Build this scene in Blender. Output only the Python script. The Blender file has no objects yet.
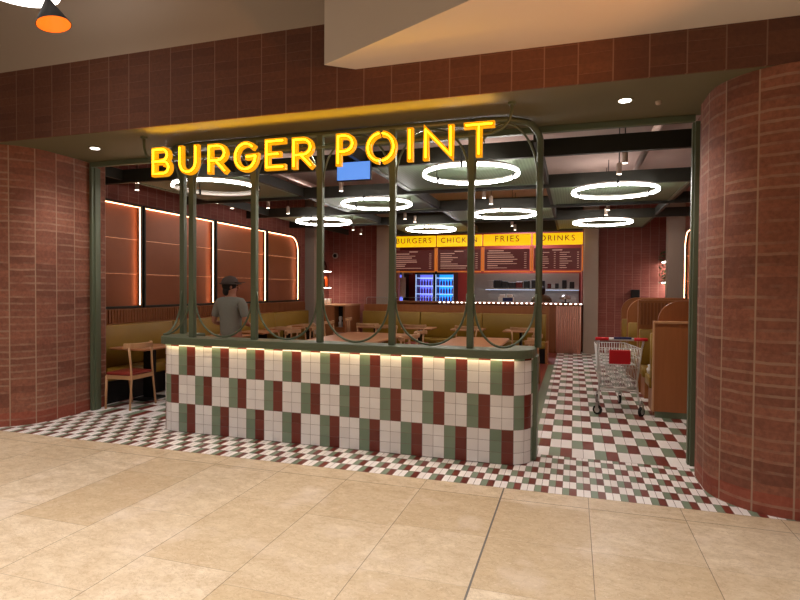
import bpy, bmesh, math, random
from mathutils import Vector, Matrix
random.seed(7)
C = bpy.context.scene.collection
PI = math.pi
def s2l(c):
    return tuple(((v/255)/12.92 if v/255 <= .04045 else ((v/255+.055)/1.055)**2.4) for v in c)

# ------------------------------------------------------------------ materials
def new_mat(name):
    m = bpy.data.materials.new(name); m.use_nodes = True
    nt = m.node_tree; b = nt.nodes['Principled BSDF']
    return m, nt, b
class E:
    """tiny expression wrapper around math nodes"""
    def __init__(s, nt, v): s.nt, s.v = nt, v
    def op(s, o, *a):
        n = s.nt.nodes.new('ShaderNodeMath'); n.operation = o
        for i, x in enumerate((s,)+a):
            if isinstance(x, E): x = x.v
            if isinstance(x, (int, float)): n.inputs[i].default_value = x
            else: s.nt.links.new(x, n.inputs[i])
        return E(s.nt, n.outputs[0])
    def __add__(s, o): return s.op('ADD', o)
    def __sub__(s, o): return s.op('SUBTRACT', o)
    def __mul__(s, o): return s.op('MULTIPLY', o)
    def __truediv__(s, o): return s.op('DIVIDE', o)
    def floor(s): return s.op('FLOOR')
    def fract(s): return s.op('FRACT')
    def lt(s, o): return s.op('LESS_THAN', o)
    def mx(s, o): return s.op('MAXIMUM', o)
    def ab(s): return s.op('ABSOLUTE')
def coords(nt, kind):
    t = nt.nodes.new('ShaderNodeTexCoord'); sp = nt.nodes.new('ShaderNodeSeparateXYZ')
    nt.links.new(t.outputs[kind], sp.inputs[0])
    return [E(nt, sp.outputs[i]) for i in range(3)]
def comb(nt, x, y, z=0.0):
    n = nt.nodes.new('ShaderNodeCombineXYZ')
    for i, a in enumerate((x, y, z)):
        if isinstance(a, E): nt.links.new(a.v, n.inputs[i])
        else: n.inputs[i].default_value = a
    return n.outputs[0]
def mixc(nt, f, a, b):
    n = nt.nodes.new('ShaderNodeMix'); n.data_type = 'RGBA'
    for s_, v in ((n.inputs[0], f), (n.inputs[6], a), (n.inputs[7], b)):
        if isinstance(v, E): v = v.v
        if isinstance(v, tuple): s_.default_value = (*v, 1)
        elif isinstance(v, (int, float)): s_.default_value = v
        else: nt.links.new(v, s_)
    return n.outputs[2]
def white(nt, x, y):
    n = nt.nodes.new('ShaderNodeTexWhiteNoise'); n.noise_dimensions = '2D'
    nt.links.new(comb(nt, x, y), n.inputs[0]); return E(nt, n.outputs[0])
def noise(nt, scale, detail=4, vec=None, rough=.6):
    n = nt.nodes.new('ShaderNodeTexNoise'); n.inputs['Scale'].default_value = scale
    n.inputs['Detail'].default_value = detail; n.inputs['Roughness'].default_value = rough
    if vec is None:
        t = nt.nodes.new('ShaderNodeTexCoord'); vec = t.outputs['Object']
    nt.links.new(vec, n.inputs['Vector']); return E(nt, n.outputs[0])
def bump(nt, b, h, strength=.3, dist=.01):
    n = nt.nodes.new('ShaderNodeBump'); n.inputs['Strength'].default_value = strength
    n.inputs['Distance'].default_value = dist
    nt.links.new(h.v, n.inputs['Height']); nt.links.new(n.outputs[0], b.inputs['Normal'])

def plain(name, rgb, rough=.5, metal=0, var=.12, scale=6, spec=.5):
    m, nt, b = new_mat(name); c = s2l(rgb)
    f = noise(nt, scale, 3)
    col = mixc(nt, f, tuple(v*(1-var) for v in c), tuple(min(1, v*(1+var)) for v in c))
    nt.links.new(col, b.inputs['Base Color'])
    b.inputs['Roughness'].default_value = rough; b.inputs['Metallic'].default_value = metal
    b.inputs['Specular IOR Level'].default_value = spec
    return m
def emis(name, rgb, strength, base=None):
    m, nt, b = new_mat(name)
    b.inputs['Base Color'].default_value = (*s2l(base or rgb), 1)
    b.inputs['Emission Color'].default_value = (*s2l(rgb), 1)
    b.inputs['Emission Strength'].default_value = strength
    return m
def wood(name, a, b_, scale=1.0, rough=.45, axis=2):
    m, nt, b = new_mat(name)
    t = nt.nodes.new('ShaderNodeTexCoord'); mp = nt.nodes.new('ShaderNodeMapping')
    sc = [22*scale]*3; sc[axis] = 1.4*scale
    mp.inputs['Scale'].default_value = sc
    nt.links.new(t.outputs['Object'], mp.inputs[0])
    f = noise(nt, 1.0, 5, mp.outputs[0], .65)
    nt.links.new(mixc(nt, f, s2l(a), s2l(b_)), b.inputs['Base Color'])
    b.inputs['Roughness'].default_value = rough
    return m
def brick(name, cols, mortar, pw=.253, ph=.078, gu=.010, gv=.009):
    m, nt, b = new_mat(name)
    u, v, _ = coords(nt, 'UV')
    wob = noise(nt, 4, 4)
    v2 = v + wob*.03
    ci = (u/pw).floor(); ri = (v2/ph).floor()
    fu = (u/pw).fract(); fv = (v2/ph).fract()
    gU = fu.lt(gu/pw)
    gV = fv.lt(gv/ph)
    r = white(nt, ci, ri); r2 = white(nt, ri, ci)
    c = mixc(nt, r, s2l(cols[0]), s2l(cols[1]))
    c = mixc(nt, (r2*.35), c, s2l(cols[2]))
    n1 = noise(nt, 28, 5)
    c = mixc(nt, n1.op('MULTIPLY_ADD', 2.2, -.75).op('MINIMUM', 1.0).mx(0.0)*.6, c, s2l(cols[3]))
    n4 = noise(nt, 1.7, 3)
    c = mixc(nt, n4*.45, c, s2l(cols[3]))
    n2 = noise(nt, 5, 4)
    vs = (n2*1.0 + r2*.35).op('MULTIPLY_ADD', 3.0, -1.55).op('MINIMUM', 1.0).mx(0.0)
    c = mixc(nt, v.lt(.155)*.35, c, s2l((176,66,46)))
    g = gU.mx(gV*vs)
    c = mixc(nt, gU.mx(gV*vs*.62)*.9, c, s2l(mortar))
    nt.links.new(c, b.inputs['Base Color'])
    b.inputs['Roughness'].default_value = .72
    h = (g*-1.0) + n1*.7 + n2*.6
    bump(nt, b, h, .55, .012)
    return m
def mosaic(name, kind, tw, ch, u0, v0, rough=.28, swap=False, sub=3.0):
    m, nt, b = new_mat(name)
    x, y, z = coords(nt, kind)
    u = x - u0; v = y - v0
    row = (v/ch).floor(); col = (u/tw).floor()
    par = row - (row/2.0).floor()*2.0
    sh = col + par*2.0
    mm = sh - (sh/4.0).floor()*4.0
    isG = mm.lt(.5); isR = (mm-1.0).ab().lt(.5)
    th = ch/sub
    rnd = white(nt, col, (v/th).floor())
    W = mixc(nt, rnd, s2l((234,226,223)), s2l((246,240,237)))
    G = mixc(nt, rnd, s2l((116,134,112)), s2l((130,146,124)))
    Rr = mixc(nt, rnd, s2l((104,42,33)), s2l((120,50,39)))
    c = mixc(nt, isG, W, G); c = mixc(nt, isR, c, Rr)
    gr = (u/tw).fract().lt(.0035/tw).mx((v/th).fract().lt(.003/th))
    c = mixc(nt, gr*.9, c, s2l((120,92,84)))
    nt.links.new(c, b.inputs['Base Color'])
    nt.links.new((gr*.5+rough+rnd*.06).v, b.inputs['Roughness'])
    bump(nt, b, gr*-1.0 + rnd*.25, .25, .004)
    return m
def travertine():
    m, nt, b = new_mat('travertine')
    x, y, z = coords(nt, 'Object')
    u = (x + .515)/.64
    ci = u.floor(); fu = u.fract()
    off = white(nt, ci, ci*0+3.0)
    right = (u + 1.05).op('GREATER_THAN', 0.0)
    Lr = right*-.345 + .98
    off = off*(right*-1.0+1.0)*1.1 + right*.27
    v = (y + off)/Lr
    ri = v.floor(); fv = v.fract()
    strip = (y*-1.0).lt(-4.235)         # border strip at the shop line
    r = white(nt, ci, ri)
    r = r*(strip*-1.0+1.0) + strip*.55
    c = mixc(nt, r, s2l((204,180,146)), s2l((228,210,184)))
    mp = nt.nodes.new('ShaderNodeMapping'); t = nt.nodes.new('ShaderNodeTexCoord')
    mp.inputs['Scale'].default_value = (1, 1.5, 1); mp.inputs['Rotation'].default_value = (0, 0, .5)
    nt.links.new(t.outputs['Object'], mp.inputs[0])
    n1 = noise(nt, 6, 10, mp.outputs[0], .78)
    n1s = n1.op('MULTIPLY_ADD', 3.4, -1.25).op('MINIMUM', 1.0).mx(0.0)
    c = mixc(nt, n1s*.7, c, s2l((178,150,114)))
    n2 = noise(nt, 26, 6, mp.outputs[0], .75)
    n2s = n2.op('MULTIPLY_ADD', 7, -3.9).op('MINIMUM', 1.0).mx(0.0)
    c = mixc(nt, n2s*.75, c, s2l((226,208,180)))
    n3 = noise(nt, 60, 3)
    c = mixc(nt, n3.op('MULTIPLY_ADD', 8, -5.2).op('MINIMUM', 1.0).mx(0.0)*.4, c, s2l((140,112,80)))
    n5 = noise(nt, 9, 8, mp.outputs[0], .7)
    vein = (n5-.5).ab().lt(.010)
    c = mixc(nt, vein*.38, c, s2l((150,118,84)))
    n6 = noise(nt, 45, 4, mp.outputs[0], .7)
    c = mixc(nt, n6.op('MULTIPLY_ADD', 6, -3.3).op('MINIMUM', 1.0).mx(0.0)*.45, c, s2l((172,142,106)))
    n7 = noise(nt, 2.2, 3)
    c = mixc(nt, n7.op('MULTIPLY_ADD', 5, -2.7).op('MINIMUM', 1.0).mx(0.0)*.35, c, s2l((236,220,206)))
    g = fu.lt(.004/.64).mx(fv.lt(.004)*(strip*-1.0+1.0)*.55).mx((y-4.235).ab().lt(.003))
    c = mixc(nt, g*.9, c, s2l((92,74,56)))
    ex = (x+.515).ab().lt(.006)*(y.lt(4.46))
    c = mixc(nt, ex, c, s2l((105,98,92)))
    nt.links.new(c, b.inputs['Base Color'])
    nt.links.new((n1*.2+.3).v, b.inputs['Roughness'])
    bump(nt, b, g*-1.0+n2*.1, .12, .004)
    return m

M = {}
BR = [(172,106,82),(132,78,60),(196,130,104),(84,48,37)]
M['brick'] = brick('brick', BR, (176,144,122), gu=.012, gv=.021)
M['brick_shaded'] = brick('brick_header_shaded', [(122,76,54),(102,60,44),(132,86,62),(80,46,34)], (138,104,84), gu=.010, gv=.004)  # same brick in the header, its dimness put into darker colours
M['brick_in'] = brick('brick_interior', [(150,82,70),(136,70,60),(160,94,80),(120,62,52)], (170,128,112), .2, .065, .01, .006)
M['counter_tile'] = mosaic('counter_tile', 'UV', .107, .315, 0, 0, .25)
M['floor_small'] = mosaic('floor_small_mosaic', 'Object', .054, .157, -.283, 4.463, .3, sub=1.0)
M['floor_large'] = mosaic('floor_large_mosaic', 'Object', .107, .311, -.212, 5.49, .3, sub=1.0)
M['travertine'] = travertine()
M['red_floor'] = plain('red_floor_tile', (120,48,38), .4, 0, .15, 9)
M['green_tile'] = plain('green_tile', (112,128,104), .35, 0, .1, 12)
M['green_metal'] = plain('green_metal', (98,108,86), .4, .15, .06, 3)
M['green_soffit'] = plain('green_soffit', (108,102,74), .6, .0, .06, 2)
M['green_panel'] = plain('green_panel', (120,134,112), .5, .1, .05, 4)
M['beam'] = plain('dark_beam', (38,36,27), .55, .1, .08, 3)
M['mauve'] = plain('open_ceiling_paint', (205,180,170), .8, 0, .12, 1.4)
M['paint'] = plain('mall_paint', (182,167,152), .8, 0, .05, .8)
M['paint_light'] = plain('bulkhead_paint', (226,212,198), .7, 0, .04, .8)
M['grey'] = plain('column_plaster', (176,158,142), .75, 0, .05, 2)
M['copper'] = plain('copper_panel', (142,80,46), .42, .3, .14, 3)
M['black'] = plain('black_steel', (22,20,19), .45, .3, .1, 5)
M['rubber'] = plain('black_rubber', (26,25,25), .7, 0, .1, 20)
M['steel'] = plain('stainless_steel', (175,172,168), .3, .9, .08, 10)
M['chrome'] = plain('zinc_wire', (214,212,208), .35, .45, .05, 10)
M['wood'] = wood('oak', (176,110,62), (144,86,46))
M['wood_dark'] = wood('stained_slats', (156,92,50), (120,68,36))
M['wood_light'] = wood('pale_oak', (214,166,122), (186,136,94), .8)
M['table'] = wood('table_oak', (206,146,104), (182,122,82), .7, .35, 1)
M['yellow'] = plain('mustard_leather', (152,116,36), .5, 0, .1, 8)
M['red_leather'] = plain('red_leather', (140,44,34), .45, 0, .12, 8)
M['led'] = emis('led_warm', (255,180,130), 2)
M['led_side'] = emis('led_amber', (255,180,132), 15)
M['led_strip'] = emis('led_counter', (255,226,180), 26)
M['ring'] = emis('ring_light_diffuser', (255,250,246), 24)
M['ring_off'] = emis('ring_light_dim', (255,244,232), 0.35)
M['lamp_white'] = emis('lamp_white', (255,250,244), 5)
M['disc'] = emis('downlight_disc', (255,246,235), 12)
M['spot'] = emis('spotlight_lens', (255,240,220), 9)
M['sign_body'] = emis('sign_body', (255,176,10), .6, (235,160,10))
M['sign_face'] = emis('sign_inner', (255,150,0), .35, (200,120,10))
M['sign_neon'] = emis('sign_neon', (255,206,24), 7)
M['menu_yellow'] = emis('menu_yellow', (255,200,0), .8)
M['menu_black'] = plain('menu_letter_black', (40,30,10), .5)
M['menu_board'] = emis('menu_board_screen', (100,30,22), .2, (90,26,20))
M['menu_text'] = emis('menu_text', (220,170,150), .28)
M['amber'] = emis('menu_frame_amber', (225,130,40), .3)
M['blue_screen'] = emis('blue_screen', (96,150,240), .9)
M['fridge_blue'] = emis('fridge_backlight', (30,140,245), 1.4)
M['fridge_violet'] = emis('fridge_backlight_violet', (110,110,220), .9)
M['shelf_white'] = emis('fridge_shelf_light', (200,220,255), 1.3)
M['red_wall'] = plain('red_kitchen_wall', (150,48,40), .5)
M['white_plastic'] = plain('white_plastic', (225,222,218), .5, 0, .03)
M['red_plastic'] = plain('red_plastic', (200,20,32), .35, 0, .06)
M['blue_plastic'] = plain('navy_plastic', (30,40,90), .4, 0, .06)
M['orange'] = emis('orange_jar_lit', (240,90,20), .5)  # jars are no lamps; the shelf light on them is put in as glow
M['dark_glass'] = plain('dark_bottle', (70,24,20), .2)
M['leaf'] = plain('leaf', (60,88,36), .5, 0, .3, 30)
M['skin'] = plain('skin', (178,120,94), .55, 0, .06)
M['hair'] = plain('hair', (26,20,18), .7, 0, .2, 60)
M['tee'] = plain('grey_tshirt', (136,136,126), .85, 0, .1, 30)
M['trousers'] = plain('dark_trousers', (52,50,50), .85, 0, .1, 30)
M['cap'] = plain('cap_cloth', (84,70,64), .85, 0, .12, 30)
M['shoe'] = plain('shoe', (40,38,38), .6)
M['khaki'] = plain('khaki_shirt', (96,86,66), .85)
M['lamp_black'] = plain('lamp_black', (24,19,17), .85, spec=.1)
M['lamp_orange'] = emis('lamp_inner', (255,130,36), .8)
M['paper'] = plain('white_paper', (220,212,205), .8)
M['bottle'] = plain('bottle_pale', (200,205,225), .25)
M['bottle2'] = plain('bottle_violet', (110,60,120), .25)
def glass():
    m, nt, b = new_mat('thin_glass')
    b.inputs['Base Color'].default_value = (.9, .95, .95, 1); b.inputs['Roughness'].default_value = .03
    b.inputs['Transmission Weight'].default_value = 1; b.inputs['IOR'].default_value = 1.05
    return m
M['glass'] = glass()
def perforated():
    m, nt, b = new_mat('perforated_green')
    x, y, z = coords(nt, 'Object')
    fx = (x/.04).fract()-.5; fy = (y/.04).fract()-.5
    h = (fx*fx+fy*fy).op('SQRT').lt(.3)
    nt.links.new(mixc(nt, h*.75, s2l((122,142,112)), s2l((84,98,76))), b.inputs['Base Color'])
    b.inputs['Roughness'].default_value = .5
    return m
M['perf'] = perforated()

# ------------------------------------------------------------------ mesh helpers
class B:
    def __init__(s): s.v = []; s.f = []; s.uv = None
    def add(s, vs, fs):
        o = len(s.v); s.v += [tuple(p) for p in vs]; s.f += [tuple(i+o for i in f) for f in fs]; return s
    def box(s, x0, x1, y0, y1, z0, z1):
        if x0 > x1: x0, x1 = x1, x0
        if y0 > y1: y0, y1 = y1, y0
        if z0 > z1: z0, z1 = z1, z0
        return s.add([(x0,y0,z0),(x1,y0,z0),(x1,y1,z0),(x0,y1,z0),(x0,y0,z1),(x1,y0,z1),(x1,y1,z1),(x0,y1,z1)],
                     [(0,3,2,1),(4,5,6,7),(0,1,5,4),(1,2,6,5),(2,3,7,6),(3,0,4,7)])
    def rbox(s, x0, x1, y0, y1, z0, z1, r=.02, n=3):
        """box with rounded vertical corners and softened top/bottom"""
        def ring(i, z):
            pts = []
            for cx, cy, a0 in ((x1-r, y1-r, 0), (x0+r, y1-r, 90), (x0+r, y0+r, 180), (x1-r, y0+r, 270)):
                for k in range(n+1):
                    a = math.radians(a0+90*k/n); q = r-i
                    pts.append((cx+q*math.cos(a), cy+q*math.sin(a), z))
            return pts
        e = min(r*.5, (z1-z0)*.3)
        rings = [ring(e, z0), ring(0, z0+e), ring(0, z1-e), ring(e, z1)]
        N = len(rings[0]); vs = sum(rings, []); fs = [tuple(reversed(range(N))), tuple(3*N+i for i in range(N))]
        for k in range(3):
            for i in range(N): fs.append((k*N+i, k*N+(i+1) % N, (k+1)*N+(i+1) % N, (k+1)*N+i))
        return s.add(vs, fs)
    def tube(s, pts, r, n=8, closed=False, r1=None):
        pts = [Vector(p) for p in pts]; N = len(pts); rings = []; prev = None
        for i, p in enumerate(pts):
            if closed: d = pts[(i+1) % N]-pts[i-1]
            else: d = pts[min(i+1, N-1)]-pts[max(i-1, 0)]
            d.normalize()
            if prev is None:
                a = Vector((0,0,1)) if abs(d.z) < .9 else Vector((1,0,0)); a = (a-d*a.dot(d)).normalized()
            else: a = (prev-d*prev.dot(d)).normalized()
            prev = a; b = d.cross(a)
            rr = r if r1 is None else r+(r1-r)*i/(N-1)
            rings.append([p+a*rr*math.cos(2*PI*k/n)+b*rr*math.sin(2*PI*k/n) for k in range(n)])
        vs = sum(rings, []); fs = []
        for i in range(N if closed else N-1):
            j = (i+1) % N
            for k in range(n): fs.append((i*n+k, i*n+(k+1) % n, j*n+(k+1) % n, j*n+k))
        if not closed: fs += [tuple(reversed(range(n))), tuple((N-1)*n+k for k in range(n))]
        return s.add(vs, fs)
    def bar(s, p, q, w, h, up=(0,0,1)):
        """rectangular bar from p to q"""
        p, q = Vector(p), Vector(q); d = (q-p).normalized(); u = Vector(up); u = (u-d*u.dot(d)).normalized(); c = d.cross(u)
        vs = [e+c*w/2*i+u*h/2*j for e in (p, q) for i, j in ((-1,-1),(1,-1),(1,1),(-1,1))]
        return s.add(vs, [(3,2,1,0),(4,5,6,7),(0,1,5,4),(1,2,6,5),(2,3,7,6),(3,0,4,7)])
    def prism(s, poly, z0, z1):
        N = len(poly); vs = [(x,y,z0) for x, y in poly]+[(x,y,z1) for x, y in poly]
        fs = [tuple(reversed(range(N))), tuple(range(N, 2*N))]+[(i,(i+1) % N,(i+1) % N+N,i+N) for i in range(N)]
        return s.add(vs, fs)
    def prism_y(s, poly, y0, y1):       # poly in x,z
        N = len(poly); vs = [(x,y0,z) for x, z in poly]+[(x,y1,z) for x, z in poly]
        fs = [tuple(range(N)), tuple(reversed(range(N, 2*N)))]+[(i+N,(i+1) % N+N,(i+1) % N,i) for i in range(N)]
        return s.add(vs, fs)
    def lathe(s, prof, c=(0,0,0), n=16):
        vs = []; fs = []
        for r, z in prof:
            for k in range(n): vs.append((c[0]+r*math.cos(2*PI*k/n), c[1]+r*math.sin(2*PI*k/n), c[2]+z))
        for i in range(len(prof)-1):
            for k in range(n): fs.append((i*n+k, i*n+(k+1) % n, (i+1)*n+(k+1) % n, (i+1)*n+k))
        fs += [tuple(reversed(range(n))), tuple((len(prof)-1)*n+k for k in range(n))]
        return s.add(vs, fs)
    def xf(s, m):
        s.v = [tuple(m @ Vector(p)) for p in s.v]; return s
    def build(s, name, mat, parent=None, smooth=False, bevel=0, loc=(0,0,0), uvf=None):
        me = bpy.data.meshes.new(name); me.from_pydata(s.v, [], s.f); me.update()
        bm = bmesh.new(); bm.from_mesh(me)
        bmesh.ops.recalc_face_normals(bm, faces=bm.faces)
        bm.to_mesh(me); bm.free()
        if uvf:
            uv = me.uv_layers.new(name='UVMap')
            for p in me.polygons:
                for li in p.loop_indices:
                    uv.data[li].uv = uvf(me.vertices[me.loops[li].vertex_index].co, p.normal)
        if smooth:
            for p in me.polygons: p.use_smooth = True
        me.materials.append(M[mat] if isinstance(mat, str) else mat)
        o = bpy.data.objects.new(name, me); C.objects.link(o); o.location = loc
        if parent: o.parent = parent
        if bevel:
            b = o.modifiers.new('bevel', 'BEVEL'); b.width = bevel; b.segments = 2; b.limit_method = 'ANGLE'
        return o
def tag(o, label=None, cat=None, group=None, kind=None):
    for k, v in (('label',label),('category',cat),('group',group),('kind',kind)):
        if v: o[k] = v
    return o
def thing(name, label, cat, loc=(0,0,0), rz=0, group=None):
    o = bpy.data.objects.new(name, None); C.objects.link(o); o.location = loc; o.rotation_euler = (0,0,rz)
    o.empty_display_size = .1
    return tag(o, label, cat, group)
def struct(o): o['kind'] = 'structure'; return o
def copy_tree(o, parent=None):
    c = o.copy(); C.objects.link(c); c.parent = parent
    for ch in list(o.children): copy_tree(ch, c)
    return c
def put(proto, first, loc, rz=0, label=None, group=None):
    o = proto if first else copy_tree(proto)
    o.location = loc; o.rotation_euler = (0,0,rz)
    if label: o['label'] = label
    if group: o['group'] = group
    elif 'group' in o and not first: pass
    return o
def boxuv(co, n):     # world-scale brick mapping for boxes
    if abs(n.z) > .7: return (co.x, co.y)
    return (co.x, co.z) if abs(n.y) > abs(n.x) else (co.y, co.z)

# ------------------------------------------------------------------ camera
H = 1.6; yaw, pitch, roll, f = .30506, .02037, .00704, 551.1
fw = Vector((-math.sin(yaw)*math.cos(pitch), math.cos(yaw)*math.cos(pitch), -math.sin(pitch)))
r0 = Vector((math.cos(yaw), math.sin(yaw), 0)); u0 = r0.cross(fw)
rr = math.cos(roll)*r0+math.sin(roll)*u0; uu = -math.sin(roll)*r0+math.cos(roll)*u0
cam = bpy.data.cameras.new('camera'); co = bpy.data.objects.new('camera', cam); C.objects.link(co)
cam.sensor_width = 36; cam.lens = 36*f/800; cam.clip_start = .05; cam.clip_end = 100
mt = Matrix((( rr.x,uu.x,-fw.x,0),(rr.y,uu.y,-fw.y,0),(rr.z,uu.z,-fw.z,H),(0,0,0,1)))
co.matrix_world = mt
bpy.context.scene.camera = co

# ------------------------------------------------------------------ floors
struct(B().box(-9, 5, -3, 4.463, -.1, 0).build('floor', 'travertine'))
struct(B().box(-6.9, 2.6, 4.463, 5.49, -.1, 0).build('floor', 'floor_small'))
struct(B().box(-.375, 2.6, 5.49, 17.5, -.1, 0).build('floor', 'floor_large'))
struct(B().box(-7.2, -4.6, 5.49, 7.0, -.1, 0).build('floor', 'floor_large'))
struct(B().box(-.5, -.375, 5.49, 12.2, -.1, 0).build('floor', 'green_tile'))
struct(B().box(-4.6, -.5, 5.49, 17.5, -.1, 0).build('floor', 'red_floor'))
struct(B().box(-7.2, -4.6, 7.0, 17.5, -.1, 0).build('floor', 'red_floor'))
struct(B().box(-.5, -.375, 12.2, 17.5, -.1, 0).build('floor', 'red_floor'))

# ------------------------------------------------------------------ facade
def pillar(name, poly, z0, z1, mat='brick', u0=0.0):
    """poly: open outline list of (x,y) from one end to another; the rest closed by straight lines; uv along arc"""
    N = len(poly); d = [u0]
    for i in range(1, N): d.append(d[-1]+math.dist(poly[i], poly[i-1]))
    d.append(d[-1]+math.dist(poly[-1], poly[0]))
    me = bpy.data.meshes.new(name); bm = bmesh.new(); uv = bm.loops.layers.uv.new('UVMap')
    lo = [bm.verts.new((x,y,z0)) for x, y in poly]; hi = [bm.verts.new((x,y,z1)) for x, y in poly]
    for i in range(N):
        j = (i+1) % N
        fc = bm.faces.new((lo[i], lo[j], hi[j], hi[i])); fc.smooth = True
        for lp, q in zip(fc.loops, ((d[i],z0),(d[i+1],z0),(d[i+1],z1),(d[i],z1))): lp[uv].uv = q
    for ring in (list(reversed(lo)), hi):
        fc = bm.faces.new(ring)
        for lp in fc.loops: lp[uv].uv = (lp.vert.co.x, lp.vert.co.y)
    bmesh.ops.recalc_face_normals(bm, faces=bm.faces)
    for e in bm.edges:
        if e.calc_face_angle(0) > .7: e.smooth = False
    bm.to_mesh(me); bm.free(); me.materials.append(M[mat])
    o = bpy.data.objects.new(name, me); C.objects.link(o); return struct(o)
def arc(cx, cy, r, a0, a1, n=14):
    return [(cx+r*math.cos(math.radians(a0+(a1-a0)*k/n)), cy+r*math.sin(math.radians(a0+(a1-a0)*k/n))) for k in range(n+1)]
# right pillar: from the jamb forwards, round the corner, off to the right
pillar('wall_right_pillar', [(2.6,5.95),(1.08,5.95),(1.08,5.62),(1.02,5.3)]+arc(1.54, 5.0, .52, 180, 270)+[(2.0,4.48),(5,4.48),(5,5.95)], 0, 3.19, 'brick', -.20)
pillar('wall_left_pillar', [(-9,4.5),(-6.9,4.5)]+arc(-6.43, 5.0, .5, 270, 360)+[(-5.93,5.3),(-5.96,5.62),(-5.96,5.84),(-9,5.84)], 0, 3.19, 'brick', .11)
# brick header beam with painted wall above
struct(B().box(-9, 5, 4.5, 4.52, 3.19, 3.94).build('wall_front', 'brick_shaded', uvf=lambda c, n: (c.x+.247, c.z) if abs(n.y) > .5 else (c.x, c.y)))
struct(B().box(-9, 5, 4.5, 4.75, 3.94, 5.6).build('wall_front_upper', 'paint'))
# green soffit running back over the shop line
struct(B().box(-7.5, 3.0, 4.52, 5.6, 3.19, 3.24).build('ceiling_soffit', 'green_soffit'))
struct(B().box(-5.93, 1.03, 5.56, 5.62, 3.13, 3.19).build('trim_1', 'green_metal', bevel=.006))
struct(B().box(-7.5, 3.0, 5.6, 5.66, 3.24, 4.2).build('wall_front_back', 'beam'))
# mall ceiling far above and bulkhead
struct(B().box(-9, 5, -3, 4.75, 5.6, 5.7).build('ceiling_mall', 'paint'))
bk = [(-1.84,4.5),(-2.06,4.337),(-.678,3.645),(3.2,1.706),(5,1.0),(5,4.5)]
struct(B().prism(bk, 3.51, 5.6).build('ceiling_bulkhead', 'paint_light'))
# jambs (roller shutter guides)
for n, x, d in ((2, -5.915, -1), (3, 1.05, 1)):
    b = B().box(x-.02, x+.02, 5.56, 5.70, 0, 3.13).box(x-.035, x+.035, 5.60, 5.66, 0, 3.13)
    struct(b.build('trim_%d' % n, 'green_metal', bevel=.004))

# ------------------------------------------------------------------ interior shell
struct(B().box(-6.62, -6.5, 5.84, 12.6, 0, 4.0).build('wall_left', 'brick_in', uvf=boxuv))
struct(B().box(-7.2, -6.95, 12.6, 15.0, 0, 4.0).build('wall_left', 'brick_in', uvf=boxuv))
struct(B().box(-7.2, -6.62, 12.5, 12.6, 0, 4.0).build('wall_left_return', 'brick_in', uvf=boxuv))
struct(B().box(-7.2, -4.78, 15.0, 15.15, 0, 4.0).build('wall_back', 'brick_in', uvf=boxuv))
struct(B().box(.2, 3.2, 15.0, 15.15, 0, 4.0).build('wall_back', 'brick_in', uvf=boxuv))
struct(B().box(2.3, 2.45, 5.95, 13.4, 0, 4.0).build('wall_right', 'brick_in', uvf=boxuv))
struct(B().box(2.9, 3.05, 13.4, 15.0, 0, 4.0).build('wall_right', 'brick_in', uvf=boxuv))
struct(B().box(2.3, 2.9, 13.4, 13.5, 0, 4.0).build('wall_right_return', 'brick_in', uvf=boxuv))
struct(B().box(-7.2, 3.2, 5.66, 17.6, 4.0, 4.1).build('ceiling', 'mauve'))
for i, (x0, x1, y0, y1) in enumerate(((-6.80,-6.36,12.85,13.2), (-5.30,-4.88,14.6,15.0), (.235,.58,14.6,15.0), (1.96,2.3,13.3,13.6))):
    struct(B().box(x0, x1, y0, y1, 0, 4.0).build('wall_column', 'grey', bevel=.01))
# kitchen behind the serving counter
struct(B().box(-6.0, .3, 17.4, 17.55, 0, 4.0).build('wall_kitchen', 'red_wall'))
struct(B().box(-6.0, -5.85, 15.15, 17.5, 0, 4.0).build('wall_kitchen_left', 'red_wall'))
struct(B().box(.2, .33, 15.15, 17.5, 0, 4.0).build('wall_kitchen_right', 'red_wall'))
struct(B().box(-4.9, .2, 14.62, 14.8, 3.1, 4.0).build('wall_over_menu', 'beam'))

# ------------------------------------------------------------------ low tiled wall with metal ledge
def stadium(x0, x1, y0, y1, r, n=8, rb=.03):
    p = arc(x0+r, y0+r, r, 180, 270, n)+arc(x1-r, y0+r, r, 270, 360, n)
    p += arc(x1-rb, y1-rb, rb, 0, 90, 3)+arc(x0+r, y1-r, r, 90, 180, n)
    return p
CX0, CX1, CY0, CY1 = -4.45, -.35, 5.05, 5.5
half = thing('tiled_counter', 'low half wall clad in white, green and red tiles with a green metal ledge', 'counter', ((CX0+CX1)/2, (CY0+CY1)/2, 0))
hx, hy = half.location.x, half.location.y
TH = .19; YL, YR = 5.62, 5.5
def upoly(o, r=.24, n=8):
    """outline of the U shaped wall grown outwards and inwards by o (outer run first)"""
    x0, x1, y0 = CX0-o*.55, CX1+o*.25, CY0-o; ix0, ix1, iy = CX0+TH+o*.3, CX1-TH-o*.3, CY0+TH+o*.3
    R_ = r+o; q = .06
    p = [(x0, YL+o*.3)]+arc(x0+R_, y0+R_, R_, 180, 270, n)+arc(x1-R_, y0+R_, R_, 270, 360, n)+[(x1, YR+o*.3)]
    return p+[(ix1, YR+o*.3)]+arc(ix1-q, iy+q, q, 0, -90, 3)+arc(ix0+q, iy+q, q, 270, 180, 3)+[(ix0, YL+o*.3)]
poly = upoly(0)
me = bpy.data.meshes.new('tiled_face'); bm = bmesh.new(); uv = bm.loops.layers.uv.new('UVMap')
d = [0]
for i in range(1, len(poly)+1): d.append(d[-1]+math.dist(poly[i % len(poly)], poly[i-1]))
shift = d[9]+(-4.143-(CX0+.24))      # so that u = 0 where a green column starts on the front
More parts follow.
